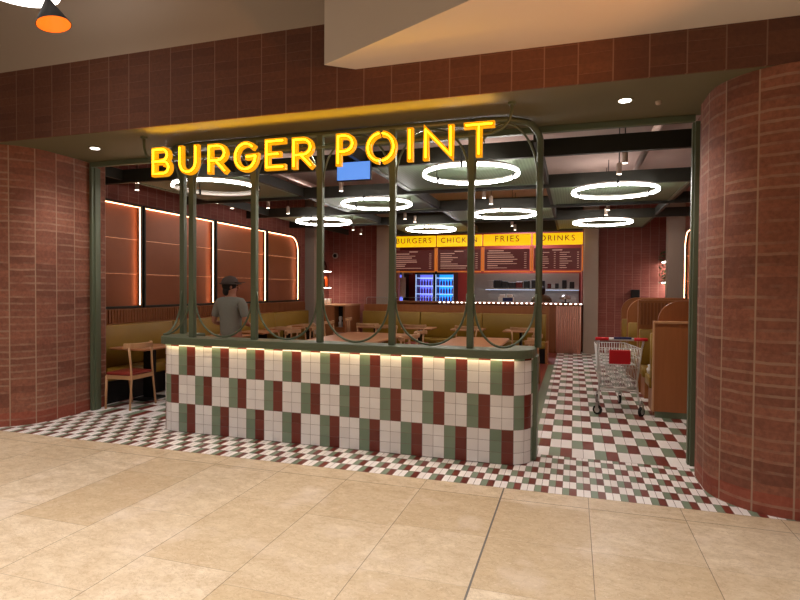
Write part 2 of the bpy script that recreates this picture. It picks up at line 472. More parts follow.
lo = [bm.verts.new((x-hx,y-hy,0.004)) for x, y in poly]; hi = [bm.verts.new((x-hx,y-hy,1.0)) for x, y in poly]
for i in range(len(poly)):
    j = (i+1) % len(poly); fc = bm.faces.new((lo[i],lo[j],hi[j],hi[i])); fc.smooth = True
    for lp, q in zip(fc.loops, ((d[i]-shift,0),(d[i+1]-shift,0),(d[i+1]-shift,.996),(d[i]-shift,.996))): lp[uv].uv = q
bm.faces.new(hi); bm.faces.new(list(reversed(lo)))
bmesh.ops.recalc_face_normals(bm, faces=bm.faces)
for e in bm.edges:
    if e.calc_face_angle(0) > .8: e.smooth = False
bm.to_mesh(me); bm.free(); me.materials.append(M['counter_tile'])
o = bpy.data.objects.new('tiled_face', me); C.objects.link(o); o.parent = half
# ledge: top slab and a fascia lip hiding the strip light
def loc_poly(p): return [(x-hx, y-hy) for x, y in p]
B().prism(loc_poly(upoly(.07)), 1.002, 1.05).build('ledge', 'green_metal', half, bevel=.005)
fo = loc_poly(upoly(.07)[:20]); fi = loc_poly(upoly(.058)[:20]); N_ = len(fo)
B().add([(x,y,.972) for x, y in fo]+[(x,y,1.004) for x, y in fo]+[(x,y,.972) for x, y in fi]+[(x,y,1.004) for x, y in fi],
        sum([[(i,i+1,N_+i+1,N_+i),(2*N_+i,3*N_+i,3*N_+i+1,2*N_+i+1),(i,2*N_+i,2*N_+i+1,i+1)] for i in range(N_-1)], [])).build('fascia', 'green_metal', half)
# strip light tucked under the front of the ledge
st = arc(CX0+.24, CY0+.24, .25, 235, 270, 5)+arc(CX1-.24, CY0+.24, .25, 270, 296, 4)
B().tube([(x-hx, y-hy-.028, .993) for x, y in st], .006, 6).build('strip_light', 'led_strip', half)
B().box(CX1-.03-hx, CX1+.035-hx, 5.27-hy, 5.52-hy, .004, .975).build('end_post', 'green_metal', half, bevel=.008)

# ------------------------------------------------------------------ green metal screen on the ledge
scr = thing('metal_screen', 'open green metal screen of square posts and curved rods standing on the tiled half wall', 'screen', (-2.4, 5.1, 1.05))
sx, sy, sz = -2.4, 5.1, 1.05
ZT = 3.18
PX = [-4.0, -3.22, -2.457, -1.685, -.917]
def L(x, y, z): return (x-sx, y-sy, z-sz)
def post(x, y, w=.06):
    B().box(x-w/2-sx, x+w/2-sx, y-w/2-sy, y+w/2-sy, 0, ZT-.03-sz).build('post', 'green_metal', scr, bevel=.005)
for x in PX: post(x, 5.1)
post(-4.43, 5.48)
# right end post curves into the top bar
xe, ye, R = -.318, 5.41, .16
pts = [L(xe, ye, 1.05), L(xe, ye, ZT-R-.03)]
path = []
for k in range(1, 9):
    a = k/8*PI/2
    s_ = R*(1-math.cos(a))
    path.append(L(xe-s_*.75, ye-s_*1.05, ZT-R+R*math.sin(a)-.03))
pts += path
lastx, lasty = xe-R*.75, ye-R*1.05
pts += [L(-.62, 5.12, ZT-.03), L(-.8, 5.1, ZT-.03)]
B().tube(pts, .032, 8).build('post', 'green_metal', scr, True)
B().tube([L(-.78, 5.1, ZT-.03), L(-4.0, 5.1, ZT-.03), L(-4.25, 5.15, ZT-.03), L(-4.41, 5.28, ZT-.03), L(-4.43, 5.5, ZT-.03)], .034, 8).build('top_bar', 'green_metal', scr, True)
def swag(x0, y0, x1, y1, zt, zb, name='curved_rod'):
    p = []
    for k in range(25):
        a = PI*k/24; t = (1-math.cos(a))/2
        p.append(L(x0+(x1-x0)*t, y0+(y1-y0)*t, zt+(zb-zt)*math.sin(a)**.85))
    B().tube(p, .011, 6).build(name, 'green_metal', scr, True)
for a, b_ in zip(PX[:-1], PX[1:]):
    swag(a+.03, 5.1, b_-.03, 5.1, 1.56, 1.068)
    swag(a+.03, 5.1, b_-.03, 5.1, 2.62, ZT-.07)
p = [];q = []
for k in range(25):
    a = PI*k/24; t = (1-math.cos(a))/2
    x = PX[-1]+.03+(xe-.02-PX[-1]-.03)*t; y = 5.1+max(0, (x+.62)/.25)**2*.22
    p.append(L(x, min(y, 5.34), 1.56+(1.068-1.56)*math.sin(a)**.85)); q.append(L(x, min(y, 5.34), 2.62+(ZT-.07-2.62)*math.sin(a)**.85))
B().tube(p, .011, 6).build('curved_rod', 'green_metal', scr, True)
B().tube(q, .011, 6).build('curved_rod', 'green_metal', scr, True)
for (xa, ya, xb, yb) in ((-4.03, 5.1, -4.42, 5.14), (-4.43, 5.45, -4.44, 5.17)):
    for z0, z1 in ((1.56, 1.065), (2.62, ZT-.05)):
        p = []
        for k in range(13):
            a = PI/2*k/12; t = 1-math.cos(a)
            p.append(L(xa+(xb-xa)*t, ya+(yb-ya)*t, z0+(z1-z0)*math.sin(a)))
        B().tube(p, .011, 6).build('curved_rod', 'green_metal', scr, True)

# ------------------------------------------------------------------ sign
sign = thing('storefront_sign', 'glowing yellow letters reading BURGER POINT hung on a curved rod over the half wall', 'sign', (-2.4, 4.74, 2.73))
gx, gy, gz = -2.4, 4.74, 2.73
def earc(cx, cz, rx, rz, a0, a1, n=14):
    return [(cx+rx*math.cos(math.radians(a0+(a1-a0)*k/n)), cz+rz*math.sin(math.radians(a0+(a1-a0)*k/n))) for k in range(n+1)]
def ribbon(b, pts, w, y0, y1, closed=False, cap=0.0):
    P = [Vector(p) for p in pts]; N = len(P)
    if not closed and cap:
        P[0] = P[0]+(P[0]-P[1]).normalized()*cap; P[-1] = P[-1]+(P[-1]-P[-2]).normalized()*cap
    Lf, Rt = [], []
    for i in range(N):
        a = P[i-1] if (i > 0 or closed) else None; c = P[(i+1) % N] if (i < N-1 or closed) else None
        d1 = (P[i]-a).normalized() if a is not None else (c-P[i]).normalized()
        d2 = (c-P[i]).normalized() if c is not None else d1
        t = (d1+d2)
        t = t.normalized() if t.length > 1e-4 else d1
        n = Vector((-t.y, t.x)); k = 1/max(.5, n.dot(Vector((-d1.y, d1.x))))
        Lf.append(P[i]+n*w/2*k); Rt.append(P[i]-n*w/2*k)
    vs = [(p.x, y0, p.y) for p in Lf]+[(p.x, y0, p.y) for p in Rt]+[(p.x, y1, p.y) for p in Lf]+[(p.x, y1, p.y) for p in Rt]
    fs = []
    for i in range(N if closed else N-1):
        j = (i+1) % N
        fs += [(i,j,N+j,N+i), (2*N+i,3*N+i,3*N+j,2*N+j), (i,2*N+i,2*N+j,j), (N+i,N+j,3*N+j,3*N+i)]
    if not closed: fs += [(0,N,3*N,2*N), (N-1,3*N-1,4*N-1,2*N-1)]
    b.add(vs, fs)
SW = .053; h = SW/2; HT = .30
def strokes(ch, w):
    l, r, b, t = h, w-h, h, HT-h; m = HT/2
    if ch == 'B':
        rt = (t-m)/2; rb = (m-b)/2
        return [([(l,b),(l,t)]+[(r-.02-rt, t)]+earc(r-.02-rt, m+rt+.004, rt+.005, rt-.002, 80, -90, 8)+[(l,m)], False),
                ([(l,m),(r-rb,m)]+earc(r-rb, b+rb, rb, rb, 90, -90, 8)+[(l,b)], False)]
    if ch == 'U':
        R_ = (r-l)/2
        return [([(l,t)]+earc((l+r)/2, b+R_, R_, R_, 180, 360)+[(r,t)], False)]
    if ch == 'R' or ch == 'P':
        rt = .072; k = t-2*rt
        s = [([(l,b),(l,t),(r-rt-.01,t)]+earc(r-rt-.01, t-rt, rt+.01, rt, 85, -90, 8)+[(l,k)], False)]
        if ch == 'R': s.append(([(l+(r-l)*.42,k),(r,b)], False))
        return s
    if ch == 'G':
        cx, cz, rx, rz = w/2, HT/2, (r-l)/2, (t-b)/2
        return [(earc(cx, cz, rx, rz, 48, 360, 24)+[(cx+.02, cz-.005)], False)]
    if ch == 'E':
        return [([(r,t),(l,t),(l,b),(r,b)], False), ([(l,m),(r-.05,m)], False)]
    if ch == 'O':
        cx, cz, rx, rz = w/2, HT/2, (r-l)/2, (t-b)/2
        return [(earc(cx, cz, rx, rz, 97, 263, 18), False), (earc(cx, cz, rx, rz, -83, 83, 18), False)]
    if ch == 'I': return [([(w/2,b),(w/2,t)], False)]
    if ch == 'N': return [([(l,b),(l,t-.005),(r,b+.005),(r,t)], False)]
    if ch == 'T': return [([(l,t),(r,t)], False), ([(w/2,t),(w/2,b)], False)]
for ch, x0, x1, z in (('B',-4.197,-3.94,2.742),('U',-3.866,-3.612,2.742),('R',-3.517,-3.272,2.732),('G',-3.215,-2.922,2.730),('E',-2.867,-2.628,2.732),('R',-2.575,-2.333,2.726),
                    ('P',-2.119,-1.909,2.727),('O',-1.826,-1.515,2.722),('I',-1.45,-1.345,2.727),('N',-1.285,-.995,2.727),('T',-.925,-.645,2.728)):
    x0 += .006; x1 -= .008; w = x1-x0; body = B(); face = B(); neon = B()
    for pts, cl in strokes(ch, w):
        ribbon(body, pts, SW, 0, .045, cl, h*.95 if ch not in 'O' else 0)
        ribbon(face, pts, SW*.62, -.003, .0, cl, h*.55 if ch not in 'O' else 0)
        ribbon(neon, pts, SW*.2, -.016, -.004, cl, h*.2 if ch not in 'O' else 0)
    off = (x0-gx, 4.70-gy, z-gz)
    bo = body.build('letter', 'sign_body', sign, loc=off)
    face.build('letter_face', 'sign_face', bo)
    neon.build('neon_tube', 'sign_neon', bo)
rod = [(-4.36,4.78,3.19),(-4.36,4.78,3.08),(-4.33,4.78,2.99),(-4.25,4.78,2.945),(-4.1,4.78,2.935),(-.85,4.78,2.935),(-.7,4.78,2.94),(-.6,4.78,2.975),(-.54,4.78,3.04),(-.52,4.78,3.12),(-.52,4.78,3.19)]
B().tube([(x-gx,y-gy,z-gz) for x,y,z in rod], .013, 8).build('mounting_rod', 'green_metal', sign, True)
for x in (-4.36, -.52):
    B().lathe([(.035,-.02),(.035,0)], (x-gx, .04, 3.19-gz), 12).build('ceiling_rose', 'green_metal', sign)

# ------------------------------------------------------------------ soffit downlights
for i, (x, y, lb) in enumerate(((.389,4.985,'round white downlight in the green soffit over the aisle'),(-1.449,5.25,'round downlight in the soffit behind the letters I and N'),(-2.439,5.25,'round downlight in the soffit behind the letter P'),(-5.258,5.008,'round downlight in the soffit beside the left brick pillar'))):
    t = thing('downlight', lb, 'ceiling light', (x, y, 3.19))
    B().lathe([(.05,-.004),(.065,-.008),(.07,0.0)], n=20).build('trim_ring', 'green_soffit', t)
    B().lathe([(.048,-.009),(.048,-.005)], n=20).build('lens', 'disc', t)
t = thing('smoke_detector', 'small round sensor in the soffit right of the aisle downlight', 'sensor', (.66,5.1,3.19))
B().lathe([(.01,-.03),(.022,-.022),(.025,0)], n=14).build('housing', 'grey', t)

# ------------------------------------------------------------------ ceiling rafts, beams and rings
for i, (y, lb) in enumerate(((6.15,'dark ceiling beam nearest the shop front'),(8.05,'dark ceiling beam, second from the shop front'),(9.98,'dark ceiling beam, third from the shop front'),(11.8,'dark ceiling beam farthest from the shop front'))):
    tag(B().box(-6.5, 2.4, y, y+.06, 3.04, 3.22).build('ceiling_beam', 'beam'), lb, 'beam')
for x, lb in ((-6.0,'long dark ceiling beam beside the left wall'),(-4.2,'long dark ceiling beam left of the blue screen'),(-2.4,'long dark ceiling beam edging the middle ceiling panels'),(-.38,'long dark ceiling beam left of the aisle rings'),(1.52,'long dark ceiling beam right of the aisle rings')):
    b = B()
    for ya, yb in ((5.7,6.15),(6.21,8.05),(8.11,9.98),(10.04,11.8),(11.86,14.2)): b.box(x-.025, x+.025, ya, yb, 3.08, 3.22)
    tag(b.build('ceiling_beam', 'beam'), lb, 'beam')
cells = [(-.35,1.49,8.12,10.1,'green ceiling panel over the near end of the aisle'),(-.35,1.49,11.87,13.95,'green ceiling panel over the far end of the aisle'),
         (-2.37,-.41,6.22,8.0,'green perforated ceiling panel above the letter T'),(-2.37,-.41,10.06,11.75,'green ceiling panel above the fries menu'),
         (-4.17,-2.43,8.12,9.95,'green ceiling panel right of the blue screen'),(-4.17,-2.43,11.87,13.95,'green ceiling panel above the burgers menu'),
         (-5.97,-4.23,6.22,8.0,'green ceiling panel over the left shop corner'),(-5.97,-4.23,10.06,11.75,'green ceiling panel at the far left corner')]
for x0, x1, y0, y1, lb in cells:
    b = B().box(x0, x1, y0, y1, 3.085, 3.10)
    t = thing('ceiling_panel', lb, 'ceiling panel', ((x0+x1)/2, (y0+y1)/2, 3.085))
    cx, cy = t.location.x, t.location.y
    B().box(x0-cx, x1-cx, y0-cy, y1-cy, 0, .015).build('panel', 'perf', t)
    fr = B()
    for a in ((x0,x1,y0,y0+.04),(x0,x1,y1-.04,y1),(x0,x0+.04,y0,y1),(x1-.04,x1,y0,y1)): fr.box(a[0]-cx,a[1]-cx,a[2]-cy,a[3]-cy,-.01,.0)
    fr.build('frame', 'green_panel', t)
rings = [(.515,8.05,'white ring light over the near end of the aisle','ring'),(.527,11.65,'white ring light over the far end of the aisle','ring'),
         (-1.165,6.42,'large white ring light below the letters N and T','ring'),(-1.195,10.0,'white ring light above the fries menu','ring'),
         (-3.01,8.29,'white ring light right below the blue screen','ring'),(-3.09,12.1,'small far white ring light above the burgers menu','ring'),
         (-4.85,10.22,'white ring light in front of the far left column','ring'),(-4.61,6.36,'ring light below the letters U and R, its far half unlit','ring')]
def make_ring():
    t = thing('ring_light', '', 'ring light')
    n = 40
    B().tube([(.548*math.cos(2*PI*k/n), .548*math.sin(2*PI*k/n), 0) for k in range(n)], .017, 8, True).build('diffuser', 'ring', t, True)
    B().tube([(.548*math.cos(2*PI*k/n), .548*math.sin(2*PI*k/n), .032) for k in range(n)], .014, 6, True).build('housing', 'white_plastic', t, True)
    for a in (30, 150, 270):
        c, s = math.cos(math.radians(a)), math.sin(math.radians(a))
        B().box(-.012,.012,-.026,.026,-.024,.045).xf(Matrix.Translation((.548*c,.548*s,0)) @ Matrix.Rotation(math.radians(a)+PI/2, 4, 'Z')).build('bracket', 'black', t)
        B().tube([(.548*c,.548*s,.045),(.548*c,.548*s,.135)], .005, 6).build('hanger', 'black', t)
    return t
proto = make_ring()
for i, (x, y, lb, mm) in enumerate(rings):
    o = put(proto, i == 0, (x, y, 2.94), 0, lb)
    if i == len(rings)-1:          # this one is lit only along its near side
        for c_ in list(o.children):
            if c_.name.startswith('diffuser'): bpy.data.objects.remove(c_)
        for a0, a1, m_ in ((212, 372, 'ring'), (12, 212, 'ring_off')):
            dd = B().tube([(.548*math.cos(math.radians(a0+(a1-a0)*k/26)), .548*math.sin(math.radians(a0+(a1-a0)*k/26)), 0) for k in range(27)], .017, 8).build('diffuser', m_, o, True)
            dd['label'] = 'lit near half of the ring' if m_ == 'ring' else 'unlit far half of the ring'

# hanging spotlights (placed in pairs beneath the beams)
def make_spot():
    t = thing('spotlight', '', 'spotlight')
    B().lathe([(.032,0),(.032,.13),(.025,.14)], n=12).build('housing', 'grey', t)
    B().lathe([(.028,-.004),(.028,0)], n=12).build('lens', 'spot', t)
    B().tube([(0,0,.14),(0,0,.92)], .006, 6).build('stem', 'black', t)
    return t
sp = make_spot(); spots = []
for i, (x, y) in enumerate(([0.55, 6.922], [0.532, 7.554], [0.586, 10.878], [0.588, 11.59], [-1.404, 8.953], [-1.385, 9.611], [-1.388, 13.054], [-1.409, 13.946], [-3.43, 11.206], [-3.369, 11.763], [-3.393, 7.75], [-5.424, 9.038], [-5.434, 9.806], [-6.0, 8.3], [-6.1, 8.9], [-5.952, 6.39], [-6.38, 6.849], [-5.35, 12.985], [-5.529, 13.988])):
    o = put(sp, i == 0, (x, y, 3.08), 0, None); spots.append((x, y)); 
    o['label'] = 'slim spotlight hanging from the shop ceiling'; o['group'] = 'spotlights hanging between the ceiling panels'

# ducts and pipes in the open ceiling
for (pts, r, lb) in (([(-6.3,7.2,3.75),(2.2,7.2,3.75)], .07, 'round duct crossing the open ceiling behind the first beam'),
                     ([(-4.9,5.8,3.6),(-4.9,12.4,3.6)], .04, 'thin pipe running back under the open ceiling'),
                     ([(1.0,6.3,3.7),(1.0,14.0,3.7)], .05, 'pipe running back above the aisle')):
    tag(B().tube(pts, r, 10).build('ceiling_pipe', 'mauve', smooth=True), lb, 'pipe')
t = thing('hanging_screen', 'blue lit rectangular screen hanging below the letter P', 'screen', (-2.47,6.0,2.86))
B().box(-.215,.215,0,.04,0,.225).build('casing', 'black', t, bevel=.005)
B().box(-.205,.205,-.004,0,.01,.215).build('display', 'blue_screen', t)
B().tube([(0,.02,.225),(0,.02,1.13)], .012, 6).build('bracket', 'black', t)

# ------------------------------------------------------------------ lit copper wall panels
def lit_panel(x, y0, y1, side, lb, cut=False, z0=1.28, z1=2.87):
    """panel column on a side wall; side=+1 faces +x (left wall)"""
    t = thing('backlit_wall_panel', lb, 'wall panel', (x, (y0+y1)/2, z0))
    cy = (y0+y1)/2; Hh = z1-z0; w = (y1-y0)/2; r = .38
    def poly(a0, a1, b0, b1):
        if not cut: return [(a0,b0),(a1,b0),(a1,b1),(a0,b1)]
        return None
    def outline(i):   # (y,z) outline with optional rounded far top corner
        pts = [(-w+i, i), (w-i, i)]
        if cut: pts += [(w-r+(r-i)*math.cos(math.radians(a)), Hh-r+(r-i)*math.sin(math.radians(a))) for a in range(0, 91, 10)]
        else: pts += [(w-i, Hh-i)]
        pts += [(-w+i, Hh-i)]
        return pts
    # back sheet
    o_ = outline(.02); N = len(o_)
    B().add([(0.004*side, y, z) for y, z in o_]+[(.014*side, y, z) for y, z in o_], [tuple(range(N)), tuple(range(N, 2*N))]+[(i,(i+1) % N,(i+1) % N+N,i+N) for i in range(N)]).build('copper_sheet', 'copper', t)
    # rim frame
    a_, b_ = outline(0), outline(.03); N = len(a_)
    vs = [(0,y,z) for y, z in a_]+[(.085*side,y,z) for y, z in a_]+[(0,y,z) for y, z in b_]+[(.085*side,y,z) for y, z in b_]
    fs = []
    for i in range(N):
        j = (i+1) % N
        fs += [(i,j,N+j,N+i),(2*N+i,3*N+i,3*N+j,2*N+j),(N+i,N+j,3*N+j,3*N+i),(i,2*N+i,2*N+j,j)]
    B().add(vs, fs).build('rim', 'beam', t)
    # led line along the top and far side inside the rim
    q = outline(.042); path = [(.07*side, y, z) for y, z in q[1:]]
    B().tube(path, .006, 6).build('strip_light', 'led_side', t)
    for k in (1, 2):
        z = Hh*k/3
        B().box(.0*side, .03*side, -w+.03, w-.03, z-.012, z+.012).build('cross_rail', 'wood_dark', t)
        B().box(.014*side, .02*side, -w+.04, w-.05, z-.0135, z-.0122).build('strip_light', 'led', t)
    return t
lit_panel(-6.5, 5.6+.45, 7.0, 1, 'copper wall panel nearest the shop front, glowing strips at its edges')
lit_panel(-6.5, 7.04, 8.82, 1, 'copper wall panel second from the shop front on the left wall')
lit_panel(-6.5, 8.86, 10.64, 1, 'copper wall panel behind the man in the cap')
lit_panel(-6.5, 10.68, 12.14, 1, 'copper wall panel with rounded corner at the far end of the left wall', True)
lit_panel(2.3, 11.2, 12.95, -1, 'copper wall panel with rounded corner on the right wall', True)

# ------------------------------------------------------------------ banquettes
def banquette(name, lb, x0, x1, y0, y1, axis):
    """axis 'y': runs along y against left wall (faces +x); 'x': runs along x, faces -y"""
    t = thing(name, lb, 'bench', ((x0+x1)/2, (y0+y1)/2, 0)); cx, cy = t.location.x, t.location.y
    if axis == 'y':
        n = max(1, round((y1-y0)/1.45)); s = (y1-y0)/n
        B().box(x0-cx, x0+.10-cx, y0-cy, y1-cy, 0, 1.27).build('wooden_back', 'wood', t)
        sl = B()
        k = y0+.02
        while k < y1-.04: sl.box(x0+.10-cx, x0+.115-cx, k-cy, k+.035-cy, 1.07, 1.26); k += .055
        sl.build('ribbed_cap', 'wood_dark', t)
        B().box(x0+.10-cx, x0+.46-cx, y0-cy, y1-cy, .0, .30).build('plinth', 'black', t)
        for i in range(n):
            B().rbox(x0+.10-cx, x0+.22-cx, y0+i*s+.006-cy, y0+(i+1)*s-.006-cy, .46, 1.05, .025).build('back_cushion', 'yellow', t, True)
            B().rbox(x0+.22-cx, x0+.52-cx, y0+i*s+.006-cy, y0+(i+1)*s-.006-cy, .32, .46, .03).build('seat_cushion', 'yellow', t, True)
    else:
        n = max(1, round((x1-x0)/1.3)); s = (x1-x0)/n
        B().box(x0-cx, x1-cx, y1-.10-cy, y1-cy, 0, 1.22).build('wooden_back', 'wood', t)
        B().box(x1-.05-cx, x1-cx, y1-.62-cy, y1-.1-cy, 0, .46).build('end_panel', 'wood', t)
        B().box(x0-cx, x1-.05-cx, y1-.56-cy, y1-.1-cy, 0, .30).build('plinth', 'black', t)
        for i in range(n):
            xa, xb = x0+i*s+.006, min(x0+(i+1)*s-.006, x1-.055)
            B().rbox(xa-cx, xb-cx, y1-.22-cy, y1-.10-cy, .46, 1.05, .025).build('back_cushion', 'yellow', t, True)
            B().rbox(xa-cx, xb-cx, y1-.62-cy, y1-.22-cy, .32, .46, .03).build('seat_cushion', 'yellow', t, True)
    return t
banquette('banquette', 'long mustard yellow bench under the copper panels on the left wall', -6.495, -5.975, 5.9, 12.4, 'y')
banquette('banquette', 'mustard yellow bench in front of the serving counter', -4.95, -.52, 12.2, 12.85, 'x')

# ------------------------------------------------------------------ chairs & tables
def make_chair():
    t = thing('dining_chair', '', 'chair')
    for s in (-1, 1):
        B().tube([(s*.245,-.21,0),(s*.2,-.2,.40),(s*.2,-.185,.62),(s*.215,-.17,.81)], .013, 8, r1=.015).build('leg', 'wood_light', t, True)
        B().tube([(s*.24,.17,0),(s*.2,.19,.43)], .013, 8, r1=.018).build('leg', 'wood_light', t, True)
    fr = B()
    fr.bar((-.2,-.2,.415),(.2,-.2,.415),.022,.05).bar((-.2,.19,.415),(.2,.19,.415),.022,.05).bar((-.2,-.2,.415),(-.2,.19,.415),.022,.05).bar((.2,-.2,.415),(.2,.19,.415),.022,.05)
    fr.build('seat_frame', 'wood_light', t)
    B().rbox(-.215,.215,-.2,.21,.441,.475,.05,5).build('seat', 'red_leather', t, True)
    b = B(); n = 14; pin, pout = [], []
    for k in range(n+1):
        a = math.radians(200+140*k/n)
        pin.append((.245*math.cos(a), -.04+.2*math.sin(a))); pout.append((.275*math.cos(a), -.04+.232*math.sin(a)))
    b.prism(pin+pout[::-1], .80, .865).build('back_rail', 'wood_light', t, bevel=.008)
    return t
ch = make_chair(); used = [0]
def chair(x, y, rz, lb):
    o = put(ch, used[0] == 0, (x, y, 0), rz, lb); used[0] = 1; return o
def make_table(w, d):
    t = thing('dining_table', '', 'table')
    B().rbox(-w/2, w/2, -d/2, d/2, .72, .75, .03).build('tabletop', 'table', t)
    b = B().box(.0,.18,-.025,.025,.02,.72); b.build('pedestal', 'black', t)
    B().rbox(-.07,.25,-.2,.2,0,.02,.03).build('base', 'black', t)
    return t
tb = make_table(.62, .68)
# left row: tables along the left banquette
LY_ = [6.35, 7.35, 8.35, 9.35, 10.35, 11.35]
tl = ['small oak table nearest the shop front beside the left brick pillar', 'small oak table second from the front along the left bench', 'small oak table third from the front along the left bench', 'small oak table in front of the man in the cap',
      'small oak table along the left bench beyond the man', 'small oak table farthest along the left bench']
for i, y in enumerate(LY_):
    put(tb, i == 0, (-5.88, y+.1, 0), 0, tl[i])
chl = ['pale oak chair with red seat standing beside the left brick pillar', 'pale oak chair second from the front along the left bench', None, 'pale oak chair with curved back behind the second post, left bench', 'pale oak chair with red seat, fifth along the left bench', 'pale oak chair at the far end of the left bench']
chair(-5.67, 5.95, PI/2+.05, chl[0])
for i, y in enumerate(LY_[1:]):
    if chl[i+1]: chair(-5.45, y+.08, PI/2+random.uniform(-.1,.1), chl[i+1])
# back row: tables by the back banquette, chairs with backs to the camera
bx = [-4.3, -3.25, -2.15, -1.05]
tn = ['oak table at the left end of the back bench', 'oak table at the back bench under the burgers menu', 'oak table at the back bench under the chicken menu', 'oak table at the right end of the back bench']
cn = ['oak chair at the left end of the back bench, its back to the shop front', 'oak chair at the back bench under the burgers menu', 'oak chair at the back bench under the chicken menu', 'oak chair at the right end of the back bench beside the aisle']
for i, x in enumerate(bx):
    put(tb, False, (x, 11.75, 0), PI/2, tn[i]); chair(x+.12, 11.1, random.uniform(-.12,.12), cn[i])
# two large communal tables near the half wall
def big_table(x0, x1, y0, y1, lb):
    t = thing('communal_table', lb, 'table', ((x0+x1)/2, (y0+y1)/2, 0)); w, d_ = (x1-x0)/2, (y1-y0)/2
    B().rbox(-w, w, -d_, d_, .71, .75, .08, 5).build('tabletop', 'table', t)
    for s in (-1, 1):
        B().box(-.12,.12,s*(d_-.35)-.025,s*(d_-.35)+.025,.02,.71).build('pedestal', 'black', t)
        B().rbox(-.3,.3,s*(d_-.35)-.2,s*(d_-.35)+.2,0,.02,.04).build('base', 'black', t)
big_table(-1.98, -1.05, 7.6, 9.75, 'large pale oak table behind the half wall, right side')
big_table(-4.2, -3.0, 7.9, 10.0, 'large pale oak table behind the middle of the half wall')
for (x, y, rz, lb) in ((-2.32,8.2,-PI/2,'oak chair with red seat at the left side of the right communal table'),(-2.35,9.2,-PI/2,'oak chair at the left far side of the right communal table'),
                   (-.78,8.4,PI/2,'oak chair at the aisle side of the right communal table'),(-.75,9.4,PI/2,'oak chair at the far aisle side of the right communal table'),
                   (-4.52,8.6,-PI/2,'oak chair at the near left side of the middle communal table'),(-4.5,9.5,-PI/2,'oak chair at the far left side of the middle communal table'),
                   (-2.68,8.7,PI/2,'oak chair at the right side of the middle communal table'),(-3.6,10.35,PI,'oak chair at the far end of the middle communal table'),
                   (-5.55,12.75,PI/2+.3,'pale oak chair beside the far left cabinet')):
    chair(x, y, rz, lb)

# ------------------------------------------------------------------ far left nook
t = thing('shelf_cabinet', 'wooden cabinet with an open niche at the far left corner', 'cabinet', (-6.3,14.2,0))
B().box(-.62,.15,-.55,.55,.0,1.12).box(.15,.45,-.25,.55,.0,1.12).box(.15,.45,-.55,-.25,.0,.55).box(.40,.45,-.55,-.25,.55,1.12).build('body', 'wood', t)
B().box(-.64,.47,-.57,.57,1.12,1.16).build('countertop', 'wood_light', t)
B().box(.15,.40,-.256,-.25,.55,1.12).build('niche', 'black', t)
tag(B().lathe([(.05,0),(.06,.12),(.03,.16),(.05,.22),(.045,.28),(.01,.29)], (-6.02,13.76,.55), 12).build('white_dispenser', 'white_plastic', loc=(0,0,.003), smooth=True), 'small white dispenser in front of the dark niche of the far left cabinet', 'dispenser')
for k, (z, lb) in enumerate(((1.62,'lit wall shelf above the far left cabinet, lower'),(2.08,'lit wall shelf above the far left cabinet, upper'))):
    t = thing('wall_shelf', lb, 'shelf', (-6.78, 14.0, z))
    B().box(-.17,.17,-.5,.5,0,.03).build('board', 'wood_dark', t)
    B().box(-.15,.15,-.48,.48,-.012,0).build('strip_light', 'disc', t)
for i in range(5):
    x = -6.72; y = 13.62+i*.17
    tag(B().lathe([(.055,0),(.06,.02),(.06,.2),(.04,.24),(.045,.27)], (x,y,1.65), 12).build('glass_jar', 'orange' if i % 2 == 0 else 'dark_glass', smooth=True), ('orange' if i % 2 == 0 else 'dark red')+' jar on the lower lit shelf, '+['nearest','second','middle','fourth','farthest'][i]+' of the row', 'jar', 'jars on the lower lit shelf')
for i in range(3):
    tag(B().lathe([(.06,0),(.08,.1),(.05,.2),(.02,.26)], (-6.72,13.65+i*.28,2.11), 12).build('dark_bottle', 'dark_glass', smooth=True), 'dark round bottle on the upper lit shelf, '+['nearest','middle','farthest'][i], 'bottle', 'bottles on the upper lit shelf')
for i in range(3):
    tag(B().lathe([(.05,0),(.065,.12),(.06,.15)], (-6.55,13.75+i*.22,1.16), 12).build('paper_cup', 'paper', smooth=True), 'white cup on the far left cabinet, '+['nearest','middle','farthest'][i]+' of three', 'cup', 'cups on the far left cabinet')
for x, zz, lb in ((-6.73,2.56,'small round speaker high on the far left brick wall'),(2.38,3.02,'small round speaker high on the far right brick wall')):
    t = thing('wall_speaker', lb, 'speaker', (x, 15.0, zz))
    B().tube([(0,-.05,0),(0,0,0)], .085, 16).build('rim', 'grey', t); B().tube([(0,-.055,0),(0,-.05,0)], .055, 16).build('cone', 'black', t)
# right nook shelf with plants
t = thing('wall_shelf', 'lit shelf with trailing plant on the far right wall', 'shelf', (2.5,14.6,2.3))
B().box(-.45,.38,-.38,.38,0,.03).build('board', 'wood_dark', t); B().box(-.43,.36,-.36,.36,-.014,0).build('strip_light', 'disc', t)
t = thing('trailing_plant', 'green trailing plant on the lit shelf of the far right wall', 'plant', (2.16,14.55,1.83))
B().lathe([(.07,0),(.09,.12),(.085,.12)], n=12).build('pot', 'grey', t)
b = B()
for i in range(150):
    a = random.uniform(0, 2*PI); r = random.uniform(.03,.17); z = random.uniform(-.05,.62) if r < .15 else random.uniform(-.2,.3)
    c_ = Vector((r*math.cos(a)-.04, r*math.sin(a), z+.1)); d1 = Vector((random.uniform(-1,1),random.uniform(-1,1),random.uniform(-1,.4))).normalized()*.05; d2 = d1.cross(Vector((random.random(),random.random(),1))).normalized()*.02
    b.add([c_-d1, c_+d2, c_+d1, c_-d2], [(0,1,2,3)])
b.build('foliage', 'leaf', t)
t = thing('wall_shelf', 'lower lit shelf on the far right wall above the booths', 'shelf', (2.5,14.6,1.80))
B().box(-.45,.38,-.38,.38,0,.03).build('board', 'wood_dark', t); B().box(-.43,.36,-.36,.36,-.014,0).build('strip_light', 'disc', t)
